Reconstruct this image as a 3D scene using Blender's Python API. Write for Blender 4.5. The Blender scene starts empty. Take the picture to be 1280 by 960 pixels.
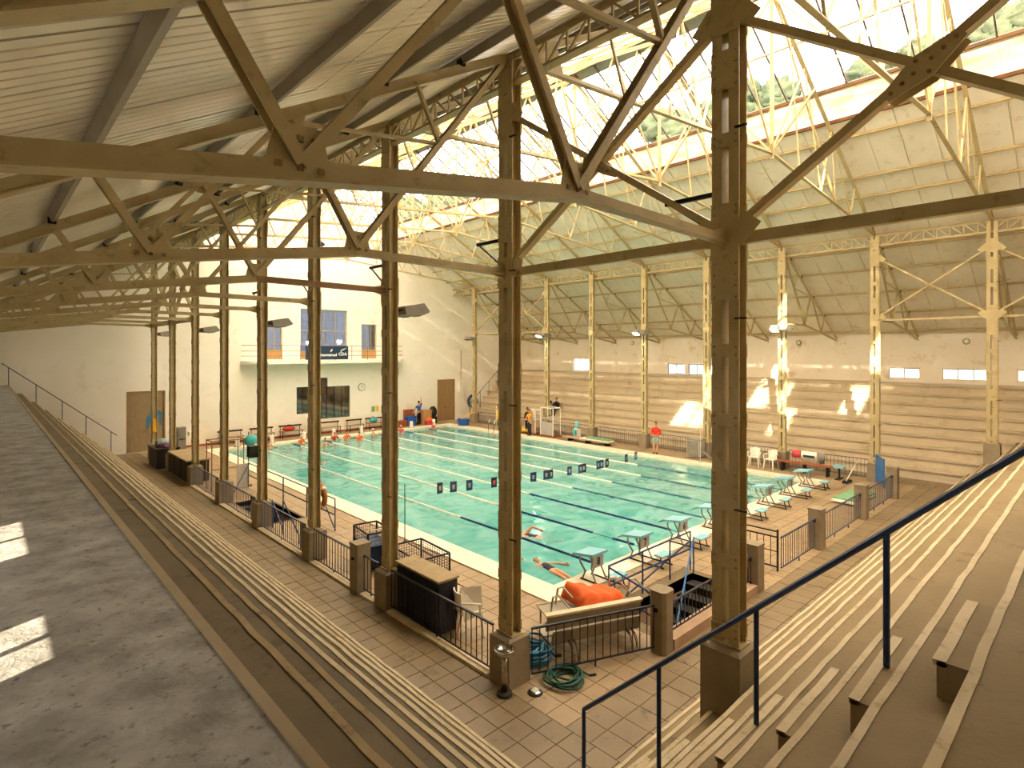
import bpy, bmesh, math, random
from mathutils import Vector, Matrix, noise
random.seed(11)
PI = math.pi
SC = bpy.context.scene
COL = SC.collection

# ------------------------------------------------------------------ camera
CX, CY, CH, YAW, FPX, HOR = -9.715, -8.923, 5.479, 0.8166, 707.0, 439.3
cam_d = bpy.data.cameras.new('camera')
cam = bpy.data.objects.new('camera', cam_d); COL.objects.link(cam)
cam.location = (CX, CY, CH)
cam.rotation_euler = (PI/2, 0, YAW - PI/2)
cam_d.sensor_fit = 'HORIZONTAL'; cam_d.sensor_width = 36.0
cam_d.lens = FPX*36.0/1280.0
cam_d.shift_y = (HOR-480.0)/1280.0
cam_d.clip_start = 0.05; cam_d.clip_end = 400
SC.camera = cam

# ------------------------------------------------------------------ sky, sun, exposure
W = bpy.data.worlds.new('sky'); SC.world = W; W.use_nodes = True
bg = W.node_tree.nodes['Background']
bg.inputs['Color'].default_value = (1.0, 0.958, 0.958, 1)
bg.inputs['Strength'].default_value = 4.4
sun_d = bpy.data.lights.new('sun', 'SUN'); sun_d.energy = 17.0; sun_d.angle = 0.009
sun_d.color = (1.0, 0.86, 0.66)
sun = bpy.data.objects.new('sun', sun_d); COL.objects.link(sun)
sun.location = (-30, -20, 40)
SUN_DIR = Vector((1.0, 0.5, -0.535))
sun.rotation_euler = SUN_DIR.to_track_quat('-Z', 'Y').to_euler()
SC.view_settings.view_transform = 'Standard'
SC.view_settings.look = 'None'
SC.view_settings.exposure = 0.82
SC.view_settings.gamma = 1.0
SC.view_settings.use_curve_mapping = False
SC.cycles.max_bounces = 12
SC.cycles.diffuse_bounces = 9
SC.cycles.glossy_bounces = 3
SC.cycles.transmission_bounces = 4
SC.cycles.transparent_max_bounces = 10
SC.cycles.sample_clamp_indirect = 6.0
SC.cycles.use_denoising = True
SC.cycles.caustics_reflective = False
SC.cycles.caustics_refractive = False

# ------------------------------------------------------------------ materials
def lin(c):
    return tuple((x/12.92 if x <= 0.04045 else ((x+0.055)/1.055)**2.4) for x in c)
def hx(s):
    s = s.lstrip('#'); return lin(tuple(int(s[i:i+2], 16)/255 for i in (0, 2, 4)))
def mat(name, c, c2=None, rough=0.7, metal=0.0, nscale=3.0, lo=0.35, hi=0.7, bump=0.0, bscale=None, stretch=None,
        c3=None, s3=12.0, emit=0.0, detail=6.0, spec=0.4):
    m = bpy.data.materials.new(name); m.use_nodes = True
    nt = m.node_tree; b = nt.nodes['Principled BSDF']
    c = hx(c) if isinstance(c, str) else c
    b.inputs['Base Color'].default_value = (*c, 1)
    b.inputs['Roughness'].default_value = rough; b.inputs['Metallic'].default_value = metal
    b.inputs['Specular IOR Level'].default_value = spec
    if emit:
        b.inputs['Emission Color'].default_value = (*c, 1); b.inputs['Emission Strength'].default_value = emit
    if c2 is None and not bump: return m
    geo = nt.nodes.new('ShaderNodeNewGeometry')
    src = geo.outputs['Position']
    if stretch:
        mp = nt.nodes.new('ShaderNodeMapping'); mp.inputs['Scale'].default_value = stretch
        nt.links.new(src, mp.inputs['Vector']); src = mp.outputs['Vector']
    if c2 is not None:
        c2 = hx(c2) if isinstance(c2, str) else c2
        n = nt.nodes.new('ShaderNodeTexNoise'); n.inputs['Scale'].default_value = nscale
        n.inputs['Detail'].default_value = detail; n.inputs['Roughness'].default_value = 0.62
        nt.links.new(src, n.inputs['Vector'])
        r = nt.nodes.new('ShaderNodeValToRGB')
        r.color_ramp.elements[0].position = lo; r.color_ramp.elements[1].position = hi
        r.color_ramp.elements[0].color = (*c, 1); r.color_ramp.elements[1].color = (*c2, 1)
        nt.links.new(n.outputs['Fac'], r.inputs['Fac'])
        out = r.outputs['Color']
        if c3 is not None:
            c3 = hx(c3) if isinstance(c3, str) else c3
            n3 = nt.nodes.new('ShaderNodeTexNoise'); n3.inputs['Scale'].default_value = s3
            n3.inputs['Detail'].default_value = 8.0; n3.inputs['Roughness'].default_value = 0.7
            nt.links.new(src, n3.inputs['Vector'])
            r3 = nt.nodes.new('ShaderNodeValToRGB')
            r3.color_ramp.elements[0].position = 0.56; r3.color_ramp.elements[1].position = 0.68
            nt.links.new(n3.outputs['Fac'], r3.inputs['Fac'])
            mx = nt.nodes.new('ShaderNodeMix'); mx.data_type = 'RGBA'
            nt.links.new(r3.outputs['Color'], mx.inputs['Factor'])
            nt.links.new(out, mx.inputs['A']); mx.inputs['B'].default_value = (*c3, 1)
            out = mx.outputs['Result']
        nt.links.new(out, b.inputs['Base Color'])
    if bump:
        nb = nt.nodes.new('ShaderNodeTexNoise'); nb.inputs['Scale'].default_value = bscale or nscale*4
        nb.inputs['Detail'].default_value = 8.0; nb.inputs['Roughness'].default_value = 0.65
        nt.links.new(src, nb.inputs['Vector'])
        bp = nt.nodes.new('ShaderNodeBump'); bp.inputs['Strength'].default_value = bump
        bp.inputs['Distance'].default_value = 0.03
        nt.links.new(nb.outputs['Fac'], bp.inputs['Height']); nt.links.new(bp.outputs['Normal'], b.inputs['Normal'])
    return m

M = {}
M['steel'] = mat('cream_painted_steel', '#bfae83', '#ae9c70', rough=0.45, nscale=2.2, c3='#9c885c', s3=7.0, bump=0.12, bscale=30)
M['rust'] = mat('rusty_painted_steel', '#86603f', '#9b7a53', rough=0.6, nscale=3)
M['rivet'] = mat('rivet_steel', '#8d7648', rough=0.5)
M['purlin'] = mat('grey_galvanised_purlin', '#9a9284', '#8a8172', rough=0.45, metal=0.1, nscale=2.0)
M['sheet_left'] = mat('galvanised_sheet', '#f0eade', '#e2dac9', rough=0.3, metal=0.3, nscale=0.9, bump=0.05, bscale=2.5)
M['sheet_right'] = mat('weathered_fibre_sheet', '#ece8dc', '#e0dacb', rough=0.6, nscale=0.8, c3='#cfc6b0', s3=2.0)
M['wall'] = mat('cream_plaster', '#f4efe7', '#eee8dc', rough=0.85, nscale=0.6, c3='#eae0d0', s3=1.3, bump=0.05, bscale=25)
M['wall_r'] = mat('stained_cream_plaster', '#f2ebe0', '#eadfce', rough=0.85, nscale=0.5, c3='#d3bfa0', s3=0.9, bump=0.05, bscale=25)
M['deck'] = mat('worn_deck_concrete', '#aa9272', '#977f5e', rough=0.5, nscale=0.7, c3='#7c6648', s3=2.6, bump=0.15, bscale=18)
M['tile'] = mat('deck_paver', '#8f7b5e', '#7b684b', rough=0.5, nscale=0.8, c3='#63533a', s3=2.8, bump=0.12, bscale=22)
M['joint'] = mat('paver_joint', '#7b6a4f', '#6c5c43', rough=0.9, nscale=4)
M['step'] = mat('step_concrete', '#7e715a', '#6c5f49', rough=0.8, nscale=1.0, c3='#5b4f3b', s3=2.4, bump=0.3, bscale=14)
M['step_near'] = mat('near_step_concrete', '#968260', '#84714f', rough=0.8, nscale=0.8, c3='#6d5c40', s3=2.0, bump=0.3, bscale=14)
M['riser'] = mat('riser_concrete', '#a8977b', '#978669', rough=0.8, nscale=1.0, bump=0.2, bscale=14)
M['step_right'] = mat('sunny_step_concrete', '#cdbea4', '#c3b398', rough=0.8, nscale=0.6, c3='#b3a285', s3=1.2, bump=0.15, bscale=14)  # paler copy of the step concrete, sunshine put into the colour
M['nosing'] = mat('worn_painted_nosing', '#d6c4a2', '#c2af8b', rough=0.75, nscale=3.0, c3='#a8966f', s3=6.0, bump=0.3, bscale=20)
M['nosing_dark'] = mat('dusty_nosing', '#ab9671', '#978360', rough=0.8, nscale=3.0, c3='#806d4e', s3=6.0)  # duller, browner nosing tone for the upper left steps and some lids
M['slab'] = mat('rough_grey_cement', '#b5b2ac', '#827d75', rough=0.62, nscale=3.4, lo=0.34, hi=0.66, c3='#5c564e', s3=16.0, bump=1.0, bscale=13, detail=12)
M['plinth'] = mat('plinth_concrete', '#988a72', '#857660', rough=0.8, nscale=2.0, bump=0.2, bscale=18)
M['coping'] = mat('pool_coping', '#f1e6d0', '#e4d5b8', rough=0.5, nscale=2.0)
M['pool_tile'] = mat('pool_tile', '#70cdca', '#62c1be', rough=0.4, nscale=1.0)
M['pool_dark'] = mat('pool_lane_line', '#1d6a72', '#24757a', rough=0.5, nscale=2.0)
M['blue'] = mat('navy_paint', '#1f3762', '#263f6c', rough=0.35, nscale=6, c3='#3d5270', s3=22)
M['bluefence'] = mat('blue_grey_paint', '#38415a', '#4b5468', rough=0.5, nscale=5, c3='#6c6a66', s3=18)
M['blackfence'] = mat('black_paint', '#25242a', '#34323a', rough=0.45, nscale=5)
M['brightblue'] = mat('sky_blue_paint', '#3b76b4', '#3469a5', rough=0.5, nscale=4)
M['cyan'] = mat('pale_blue_gelcoat', '#8fc7d6', '#7fb8ca', rough=0.35, nscale=3)
M['dark'] = mat('dark_matte', '#24201b', '#2f2a22', rough=0.7, nscale=4)
M['black'] = mat('black_rubber', '#141312', '#1d1b19', rough=0.6, nscale=4)
M['grey'] = mat('grey_plastic', '#8f8a80', '#7f7a70', rough=0.5, nscale=4)
M['lightgrey'] = mat('pale_grey_sheet', '#b5b0ab', '#a6a19a', rough=0.5, nscale=3)
M['chrome'] = mat('stainless_steel', '#b7b1a5', '#a39c8e', rough=0.22, metal=0.95, nscale=5)
M['white'] = mat('white_plastic', '#f3eee2', '#e6dfd0', rough=0.4, nscale=4)
M['orange'] = mat('orange_cloth', '#ee6a2c', '#e25b20', rough=0.8, nscale=5, bump=0.3, bscale=9)
M['woodred'] = mat('reddish_wood', '#a35a34', '#8d4a2a', rough=0.55, nscale=2, stretch=(1, 6, 6))
M['wood'] = mat('brown_wood_door', '#9f8158', '#8d7049', rough=0.6, nscale=2.5, stretch=(8, 8, 1))
M['woodlight'] = mat('orange_wood', '#bd9566', '#ab8354', rough=0.55, nscale=2, stretch=(6, 6, 1))
M['doorbrown'] = mat('dull_brown_door', '#a08b69', '#8f7a59', rough=0.65, nscale=2.2, stretch=(5, 5, 1))
M['benchgrey'] = mat('grey_bench_board', '#a39a87', '#8f8673', rough=0.6, nscale=2)
M['benchtop'] = mat('pale_bench_edge', '#dccdb0', '#c9b893', rough=0.6, nscale=3)
M['hose_green'] = mat('dark_green_hose', '#1f5446', '#2a6653', rough=0.5, nscale=5)
M['hose_blue'] = mat('blue_hose', '#3f86a8', '#2f7092', rough=0.5, nscale=5)
M['pink'] = mat('faded_red_kerb', '#b79a80', '#a88a70', rough=0.8, nscale=2)
M['red'] = mat('red_plastic', '#c5402e', '#b23524', rough=0.5, nscale=4)
M['bird'] = mat('blue_mural_paint', '#3f86ad', '#356f97', rough=0.6, nscale=6)
M['banner'] = mat('navy_banner', '#213c58', '#1c3550', rough=0.6, nscale=3)
M['textwhite'] = mat('white_print', '#f2f2ee', rough=0.6)
M['textdark'] = mat('dark_print', '#30323c', rough=0.6)
M['green'] = mat('green_mat', '#7fae86', '#6f9e76', rough=0.6, nscale=4)
M['teal'] = mat('teal_plastic', '#49b3b5', '#3da3a6', rough=0.45, nscale=4)
M['yellow'] = mat('yellow_cloth', '#f2b420', '#e2a315', rough=0.7, nscale=5)
M['redcloth'] = mat('red_hooded_cloth', '#e5402c', '#d43722', rough=0.8, nscale=6)
M['bluecloth'] = mat('royal_blue_cloth', '#2f5fae', '#28539a', rough=0.8, nscale=6)
M['navycloth'] = mat('dark_cloth', '#1f2230', '#2a2d3c', rough=0.8, nscale=6)
M['skin'] = mat('skin', '#d69b78', '#c98a66', rough=0.5, nscale=7)
M['skin_dark'] = mat('tanned_skin', '#a9704d', '#9b6341', rough=0.5, nscale=7)
M['eye'] = mat('eye_white', '#f0ece6', rough=0.3)
M['lip'] = mat('lip', '#a4574a', rough=0.5)
M['hair'] = mat('dark_hair', '#1e1510', '#2a1d15', rough=0.6, nscale=20)
M['pinkcloth'] = mat('pink_cloth', '#e0575c', '#d04a50', rough=0.8, nscale=5)
M['foliage'] = mat('tree_foliage', '#4d5338', '#363c28', rough=0.8, nscale=1.5)
M['bark'] = mat('bark', '#5a4a38', '#463828', rough=0.9, nscale=4)
M['ground'] = mat('outdoor_ground', '#7a7a58', '#8b8468', rough=0.9, nscale=0.3)
M['paper'] = mat('notice_paper', '#efeadd', '#dfe6c4', rough=0.7, nscale=6)
M['lamp_on'] = mat('lit_floodlight_lens', (1.0, 0.93, 0.78), emit=70.0)
M['lamp_off'] = mat('clear_lamp_glass', '#a79f90', '#8d8576', rough=0.15, nscale=5)
M['interior'] = mat('dim_room_wall', '#6f7f93', '#5c6b7f', rough=0.8, nscale=0.8)  # bluish wall colour stands in for the outdoors reflected in the panes
M['interior_dark'] = mat('dark_room_wall', '#45433a', '#37352e', rough=0.8, nscale=1.0)

def glass_mat(name, tint=(0.96, 0.96, 0.94), gloss=0.09):
    m = bpy.data.materials.new(name); m.use_nodes = True; nt = m.node_tree
    nt.nodes.remove(nt.nodes['Principled BSDF'])
    t = nt.nodes.new('ShaderNodeBsdfTransparent'); t.inputs['Color'].default_value = (*tint, 1)
    g = nt.nodes.new('ShaderNodeBsdfGlossy'); g.inputs['Roughness'].default_value = 0.05
    mx = nt.nodes.new('ShaderNodeMixShader'); mx.inputs['Fac'].default_value = gloss
    nt.links.new(t.outputs[0], mx.inputs[1]); nt.links.new(g.outputs[0], mx.inputs[2])
    nt.links.new(mx.outputs[0], nt.nodes['Material Output'].inputs['Surface'])
    return m
def translucent_mat(name, col, col2, through=0.15, diff=0.35, nscale=2.0, stretch=(1, 1, 1)):
    m = bpy.data.materials.new(name); m.use_nodes = True; nt = m.node_tree
    nt.nodes.remove(nt.nodes['Principled BSDF'])
    geo = nt.nodes.new('ShaderNodeNewGeometry')
    mp = nt.nodes.new('ShaderNodeMapping'); mp.inputs['Scale'].default_value = stretch
    nt.links.new(geo.outputs['Position'], mp.inputs['Vector'])
    n = nt.nodes.new('ShaderNodeTexNoise'); n.inputs['Scale'].default_value = nscale; n.inputs['Detail'].default_value = 7
    nt.links.new(mp.outputs['Vector'], n.inputs['Vector'])
    r = nt.nodes.new('ShaderNodeValToRGB')
    r.color_ramp.elements[0].position = 0.3; r.color_ramp.elements[1].position = 0.62
    r.color_ramp.elements[0].color = (*hx(col2), 1); r.color_ramp.elements[1].color = (*hx(col), 1)
    nt.links.new(n.outputs['Fac'], r.inputs['Fac'])
    tl = nt.nodes.new('ShaderNodeBsdfTranslucent'); d = nt.nodes.new('ShaderNodeBsdfDiffuse')
    nt.links.new(r.outputs['Color'], tl.inputs['Color']); nt.links.new(r.outputs['Color'], d.inputs['Color'])
    m1 = nt.nodes.new('ShaderNodeMixShader'); m1.inputs['Fac'].default_value = diff
    nt.links.new(tl.outputs[0], m1.inputs[1]); nt.links.new(d.outputs[0], m1.inputs[2])
    t = nt.nodes.new('ShaderNodeBsdfTransparent')
    m2 = nt.nodes.new('ShaderNodeMixShader'); m2.inputs['Fac'].default_value = through
    nt.links.new(m1.outputs[0], m2.inputs[1]); nt.links.new(t.outputs[0], m2.inputs[2])
    nt.links.new(m2.outputs[0], nt.nodes['Material Output'].inputs['Surface'])
    return m
M['glass'] = glass_mat('clear_roof_glass', (0.93, 0.94, 0.93), 0.05)
M['glass_win'] = glass_mat('window_glass', (0.8, 0.84, 0.86), 0.28)
M['glass_smoke'] = glass_mat('smoked_glass', (0.5, 0.5, 0.46), 0.22)
M['frost'] = translucent_mat('frosted_roof_panel', '#f6f0e2', '#d8cbb0', through=0.06, diff=0.12)
M['band'] = translucent_mat('translucent_white_strip', '#f8eedf', '#e3c8a8', through=0.02, diff=0.45, nscale=1.3, stretch=(2.5, .7, 2.5))
M['winlight'] = translucent_mat('pale_louvre_pane', '#f4f6f4', '#cfe2e6', through=0.3, diff=0.2, nscale=6)
M['mesh_cage'] = mat('dark_cage_mesh', '#23242b', '#2d2e36', rough=0.6, nscale=6)

def water_mat():
    m = bpy.data.materials.new('pool_water'); m.use_nodes = True; nt = m.node_tree
    nt.nodes.remove(nt.nodes['Principled BSDF'])
    geo = nt.nodes.new('ShaderNodeNewGeometry')
    n1 = nt.nodes.new('ShaderNodeTexNoise'); n1.inputs['Scale'].default_value = 1.5; n1.inputs['Detail'].default_value = 3.0
    n1.inputs['Distortion'].default_value = 0.8
    nt.links.new(geo.outputs['Position'], n1.inputs['Vector'])
    bp = nt.nodes.new('ShaderNodeBump'); bp.inputs['Strength'].default_value = 0.28; bp.inputs['Distance'].default_value = 0.14
    nt.links.new(n1.outputs['Fac'], bp.inputs['Height'])
    n2 = nt.nodes.new('ShaderNodeTexNoise'); n2.inputs['Scale'].default_value = 0.8; n2.inputs['Detail'].default_value = 7.0; n2.inputs['Distortion'].default_value = 1.6
    nt.links.new(geo.outputs['Position'], n2.inputs['Vector'])
    r = nt.nodes.new('ShaderNodeValToRGB')
    r.color_ramp.elements[0].position = 0.35; r.color_ramp.elements[1].position = 0.66
    r.color_ramp.elements[0].color = (*hx('#56b6b0'), 1); r.color_ramp.elements[1].color = (*hx('#9bdad4'), 1)  # pale ramp end paints light ripple streaks into the water colour
    nt.links.new(n2.outputs['Fac'], r.inputs['Fac'])
    d = nt.nodes.new('ShaderNodeBsdfDiffuse'); nt.links.new(r.outputs['Color'], d.inputs['Color'])
    nt.links.new(bp.outputs['Normal'], d.inputs['Normal'])
    t = nt.nodes.new('ShaderNodeBsdfTransparent'); t.inputs['Color'].default_value = (0.66, 0.94, 0.93, 1)
    mx = nt.nodes.new('ShaderNodeMixShader'); mx.inputs['Fac'].default_value = 0.42
    nt.links.new(d.outputs[0], mx.inputs[1]); nt.links.new(t.outputs[0], mx.inputs[2])
    g = nt.nodes.new('ShaderNodeBsdfGlossy'); g.inputs['Roughness'].default_value = 0.06
    g.inputs['Color'].default_value = (1, 1, 1, 1)
    nt.links.new(bp.outputs['Normal'], g.inputs['Normal'])
    fr = nt.nodes.new('ShaderNodeFresnel'); fr.inputs['IOR'].default_value = 1.33
    nt.links.new(bp.outputs['Normal'], fr.inputs['Normal'])
    m2 = nt.nodes.new('ShaderNodeMixShader')
    nt.links.new(fr.outputs[0], m2.inputs['Fac']); nt.links.new(mx.outputs[0], m2.inputs[1]); nt.links.new(g.outputs[0], m2.inputs[2])
    nt.links.new(m2.outputs[0], nt.nodes['Material Output'].inputs['Surface'])
    return m
M['water'] = water_mat()

# ------------------------------------------------------------------ mesh helpers
def V(*a): return Vector(a)
class MB:
    def __init__(s): s.v = []; s.f = []; s.mi = []; s.cur = 0
    def add(s, vs, fs):
        o = len(s.v); s.v.extend([tuple(x) for x in vs])
        for f in fs: s.f.append(tuple(i+o for i in f)); s.mi.append(s.cur)
        return s
    def box(s, x0, x1, y0, y1, z0, z1):
        vs = [(x, y, z) for z in (z0, z1) for y in (y0, y1) for x in (x0, x1)]
        return s.add(vs, [(0,2,3,1),(4,5,7,6),(0,1,5,4),(2,6,7,3),(0,4,6,2),(1,3,7,5)])
    def frame(s, p, q, up):
        p, q = Vector(p), Vector(q); d = (q-p).normalized(); u = Vector(up)
        if abs(d.dot(u.normalized())) > 0.98: u = Vector((1, 0, 0)) if abs(d.x) < .9 else Vector((0, 1, 0))
        sd = d.cross(u).normalized(); uu = sd.cross(d).normalized()
        return p, q, sd, uu
    def prof(s, p, q, pts, up=(0, 0, 1)):       # extrude a 2-D outline (side, up) from p to q
        p, q, sd, uu = s.frame(p, q, up); n = len(pts)
        vs = [p+sd*a+uu*b for a, b in pts]+[q+sd*a+uu*b for a, b in pts]
        fs = [(i, (i+1) % n, n+(i+1) % n, n+i) for i in range(n)]
        fs += [tuple(range(n))[::-1], tuple(range(n, 2*n))]
        return s.add(vs, fs)
    def bar(s, p, q, w, h, up=(0, 0, 1)):
        return s.prof(p, q, [(-w/2, -h/2), (w/2, -h/2), (w/2, h/2), (-w/2, h/2)], up)
    def chan(s, p, q, w, h, t=0.018, up=(0, 0, 1), flip=1):   # channel: web along 'up', flanges to the side
        a = flip
        pts = [(-a*w/2, -h/2), (a*w/2, -h/2), (a*w/2, -h/2+t), (-a*w/2+a*t, -h/2+t), (-a*w/2+a*t, h/2-t), (a*w/2, h/2-t), (a*w/2, h/2), (-a*w/2, h/2)]
        if a < 0: pts = pts[::-1]
        return s.prof(p, q, pts, up)
    def ang(s, p, q, w, h, t=0.016, up=(0, 0, 1)):             # pair of angles back to back (T shape)
        pts = [(-w/2, -h/2), (w/2, -h/2), (w/2, -h/2+t), (t, -h/2+t), (t, h/2), (-t, h/2), (-t, -h/2+t), (-w/2, -h/2+t)]
        return s.prof(p, q, pts, up)
    def tube(s, pts, r, n=6, cap=True):
        pts = [Vector(p) for p in pts]; rs = r if isinstance(r, (list, tuple)) else [r]*len(pts)
        rings = []; prev = None
        for i, p in enumerate(pts):
            a = pts[max(0, i-1)]; b = pts[min(len(pts)-1, i+1)]; d = (b-a)
            d = d.normalized() if d.length > 1e-9 else Vector((0, 0, 1))
            if prev is None:
                u = Vector((0, 0, 1)) if abs(d.z) < .9 else Vector((1, 0, 0))
            else: u = prev
            sd = d.cross(u)
            sd = sd.normalized() if sd.length > 1e-6 else d.orthogonal().normalized()
            uu = sd.cross(d).normalized(); prev = uu
            rings.append([p+(sd*math.cos(2*PI*k/n)+uu*math.sin(2*PI*k/n))*rs[i] for k in range(n)])
        vs = [v for rg in rings for v in rg]; fs = []
        for i in range(len(pts)-1):
            for k in range(n):
                fs.append((i*n+k, i*n+(k+1) % n, (i+1)*n+(k+1) % n, (i+1)*n+k))
        if cap: fs += [tuple(range(n))[::-1], tuple(range((len(pts)-1)*n, len(pts)*n))]
        return s.add(vs, fs)
    def lathe(s, prof, n=14, c=(0, 0, 0)):
        vs = []; fs = []; m = len(prof)
        for r, z in prof:
            for k in range(n): vs.append((c[0]+r*math.cos(2*PI*k/n), c[1]+r*math.sin(2*PI*k/n), c[2]+z))
        for i in range(m-1):
            for k in range(n): fs.append((i*n+k, i*n+(k+1) % n, (i+1)*n+(k+1) % n, (i+1)*n+k))
        fs += [tuple(range(n))[::-1], tuple(range((m-1)*n, m*n))]
        return s.add(vs, fs)
    def plate(s, pts, thick):                    # 3-D polygon given thickness along a vector
        pts = [Vector(p) for p in pts]; t = Vector(thick); n = len(pts)
        vs = [p-t/2 for p in pts]+[p+t/2 for p in pts]
        fs = [(i, (i+1) % n, n+(i+1) % n, n+i) for i in range(n)]+[tuple(range(n))[::-1], tuple(range(n, 2*n))]
        return s.add(vs, fs)
    def ell(s, c, rx, ry, rz, n=10, m=7, fn=None):
        vs = []; fs = []
        for i in range(m+1):
            th = PI*i/m
            for k in range(n):
                ph = 2*PI*k/n
                p = Vector((math.sin(th)*math.cos(ph), math.sin(th)*math.sin(ph), math.cos(th)))
                q = Vector((p.x*rx, p.y*ry, p.z*rz))
                if fn: q = fn(p, q)
                vs.append((c[0]+q.x, c[1]+q.y, c[2]+q.z))
        for i in range(m):
            for k in range(n): fs.append((i*n+k, (i+1)*n+k, (i+1)*n+(k+1) % n, i*n+(k+1) % n))
        return s.add(vs, fs)
    def mesh(s, name, mats, smooth=False, off=None):
        me = bpy.data.meshes.new(name)
        vs = s.v if off is None else [(a-off[0], b-off[1], c-off[2]) for a, b, c in s.v]
        me.from_pydata(vs, [], s.f); me.validate()
        bm = bmesh.new(); bm.from_mesh(me); bmesh.ops.recalc_face_normals(bm, faces=bm.faces); bm.to_mesh(me); bm.free()
        for m in (mats if isinstance(mats, (list, tuple)) else [mats]): me.materials.append(m)
        if any(s.mi): me.polygons.foreach_set('material_index', s.mi)
        if smooth: me.polygons.foreach_set('use_smooth', [True]*len(me.polygons))
        return me

def link(name, me, parent=None, loc=(0, 0, 0), rot=(0, 0, 0)):
    o = bpy.data.objects.new(name, me); COL.objects.link(o)
    o.location = loc; o.rotation_euler = rot
    if parent is not None: o.parent = parent
    return o
def wloc(o):
    l = Vector(o.location)
    while o.parent is not None: o = o.parent; l = l+Vector(o.location)
    return l
def part(name, mb, m, parent, smooth=False, world=True, label=None, stuff=False):
    off = wloc(parent) if world else None
    o = link(name, mb.mesh(name, m, smooth, off), parent)
    if label: o['label'] = label
    if stuff: o['kind'] = 'stuff'
    return o
def thing(name, label, cat, loc=(0, 0, 0), rz=0.0, group=None):
    o = bpy.data.objects.new(name, None); COL.objects.link(o)
    o.empty_display_size = 0.1
    o.location = loc; o.rotation_euler = (0, 0, rz); o['label'] = label; o['category'] = cat
    if group: o['group'] = group
    return o
def solo(name, mb, m, label, cat, loc=None, group=None, smooth=False):
    off = loc
    o = link(name, mb.mesh(name, m, smooth, off), None, loc or (0, 0, 0))
    o['label'] = label; o['category'] = cat
    if group: o['group'] = group
    return o
def struct(name, mb=None, m=None, loc=(0, 0, 0)):
    if mb is None:
        o = bpy.data.objects.new(name, None); COL.objects.link(o); o.location = loc
    else: o = link(name, mb.mesh(name, m))
    o['kind'] = 'structure'; return o
def dup(o, loc=None, rz=None, label=None, parent=None):
    c = o.copy(); COL.objects.link(c)
    if parent is not None: c.parent = parent
    if loc is not None: c.location = loc
    if rz is not None: c.rotation_euler = (0, 0, rz)
    if label: c['label'] = label
    for ch in list(o.children): dup(ch, parent=c)
    return c
ORD = ['first', 'second', 'third', 'fourth', 'fifth', 'sixth', 'seventh', 'eighth', 'ninth', 'tenth', 'eleventh', 'twelfth',
       'thirteenth', 'fourteenth', 'fifteenth', 'sixteenth']

# ------------------------------------------------------------------ key dimensions (metres)
XL, XR, XC = -3.27, 17.85, 7.29          # column rows and ridge
YK = lambda k: -5.81+3.8*k               # bays
WLX, WRX, YB, YF = -10.92, 25.5, 27.3, -11.4
SL = 0.545
def zc(x): return 10.4+SL*(XC-XL)-SL*abs(x-XC)
PW, PL = 15.6, 25.0                      # pool
HS, TLX, TNY = 0.43, 0.4725, 0.455        # step height, tread of side stands, tread of the near stand
LX0, RX0, NY0 = -4.96, 19.54, -4.80      # feet of the stands
TOP = HS*9

exec_parts = []
# ================================================================== STRUCTURE
struct('ground', MB().box(-70, 110, -70, 110, -2.3, -2.0), M['ground'])

# ---- floor slabs with openings
POOL_O = (-0.7, PW+0.7, -0.65, PL+0.65)
ST_F = (0.05, 3.15, -2.95, -1.75)
ST_L = (-3.0, -1.95, 9.5, 12.9)
def grid_rects(x0, x1, y0, y1, holes):
    xs = sorted({x0, x1, *[h[0] for h in holes], *[h[1] for h in holes]}); ys = sorted({y0, y1, *[h[2] for h in holes], *[h[3] for h in holes]})
    xs = [x for x in xs if x0 <= x <= x1]; ys = [y for y in ys if y0 <= y <= y1]; out = []
    for j in range(len(ys)-1):
        run = None
        for i in range(len(xs)-1):
            cx, cy = (xs[i]+xs[i+1])/2, (ys[j]+ys[j+1])/2
            inside = any(h[0] < cx < h[1] and h[2] < cy < h[3] for h in holes)
            if not inside:
                if run: run[1] = xs[i+1]
                else: run = [xs[i], xs[i+1], ys[j], ys[j+1]]
            elif run: out.append(tuple(run)); run = None
        if run: out.append(tuple(run))
    return out
DECK = (-3.5, 18.1, -3.45, YB)
TS = 0.40
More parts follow.
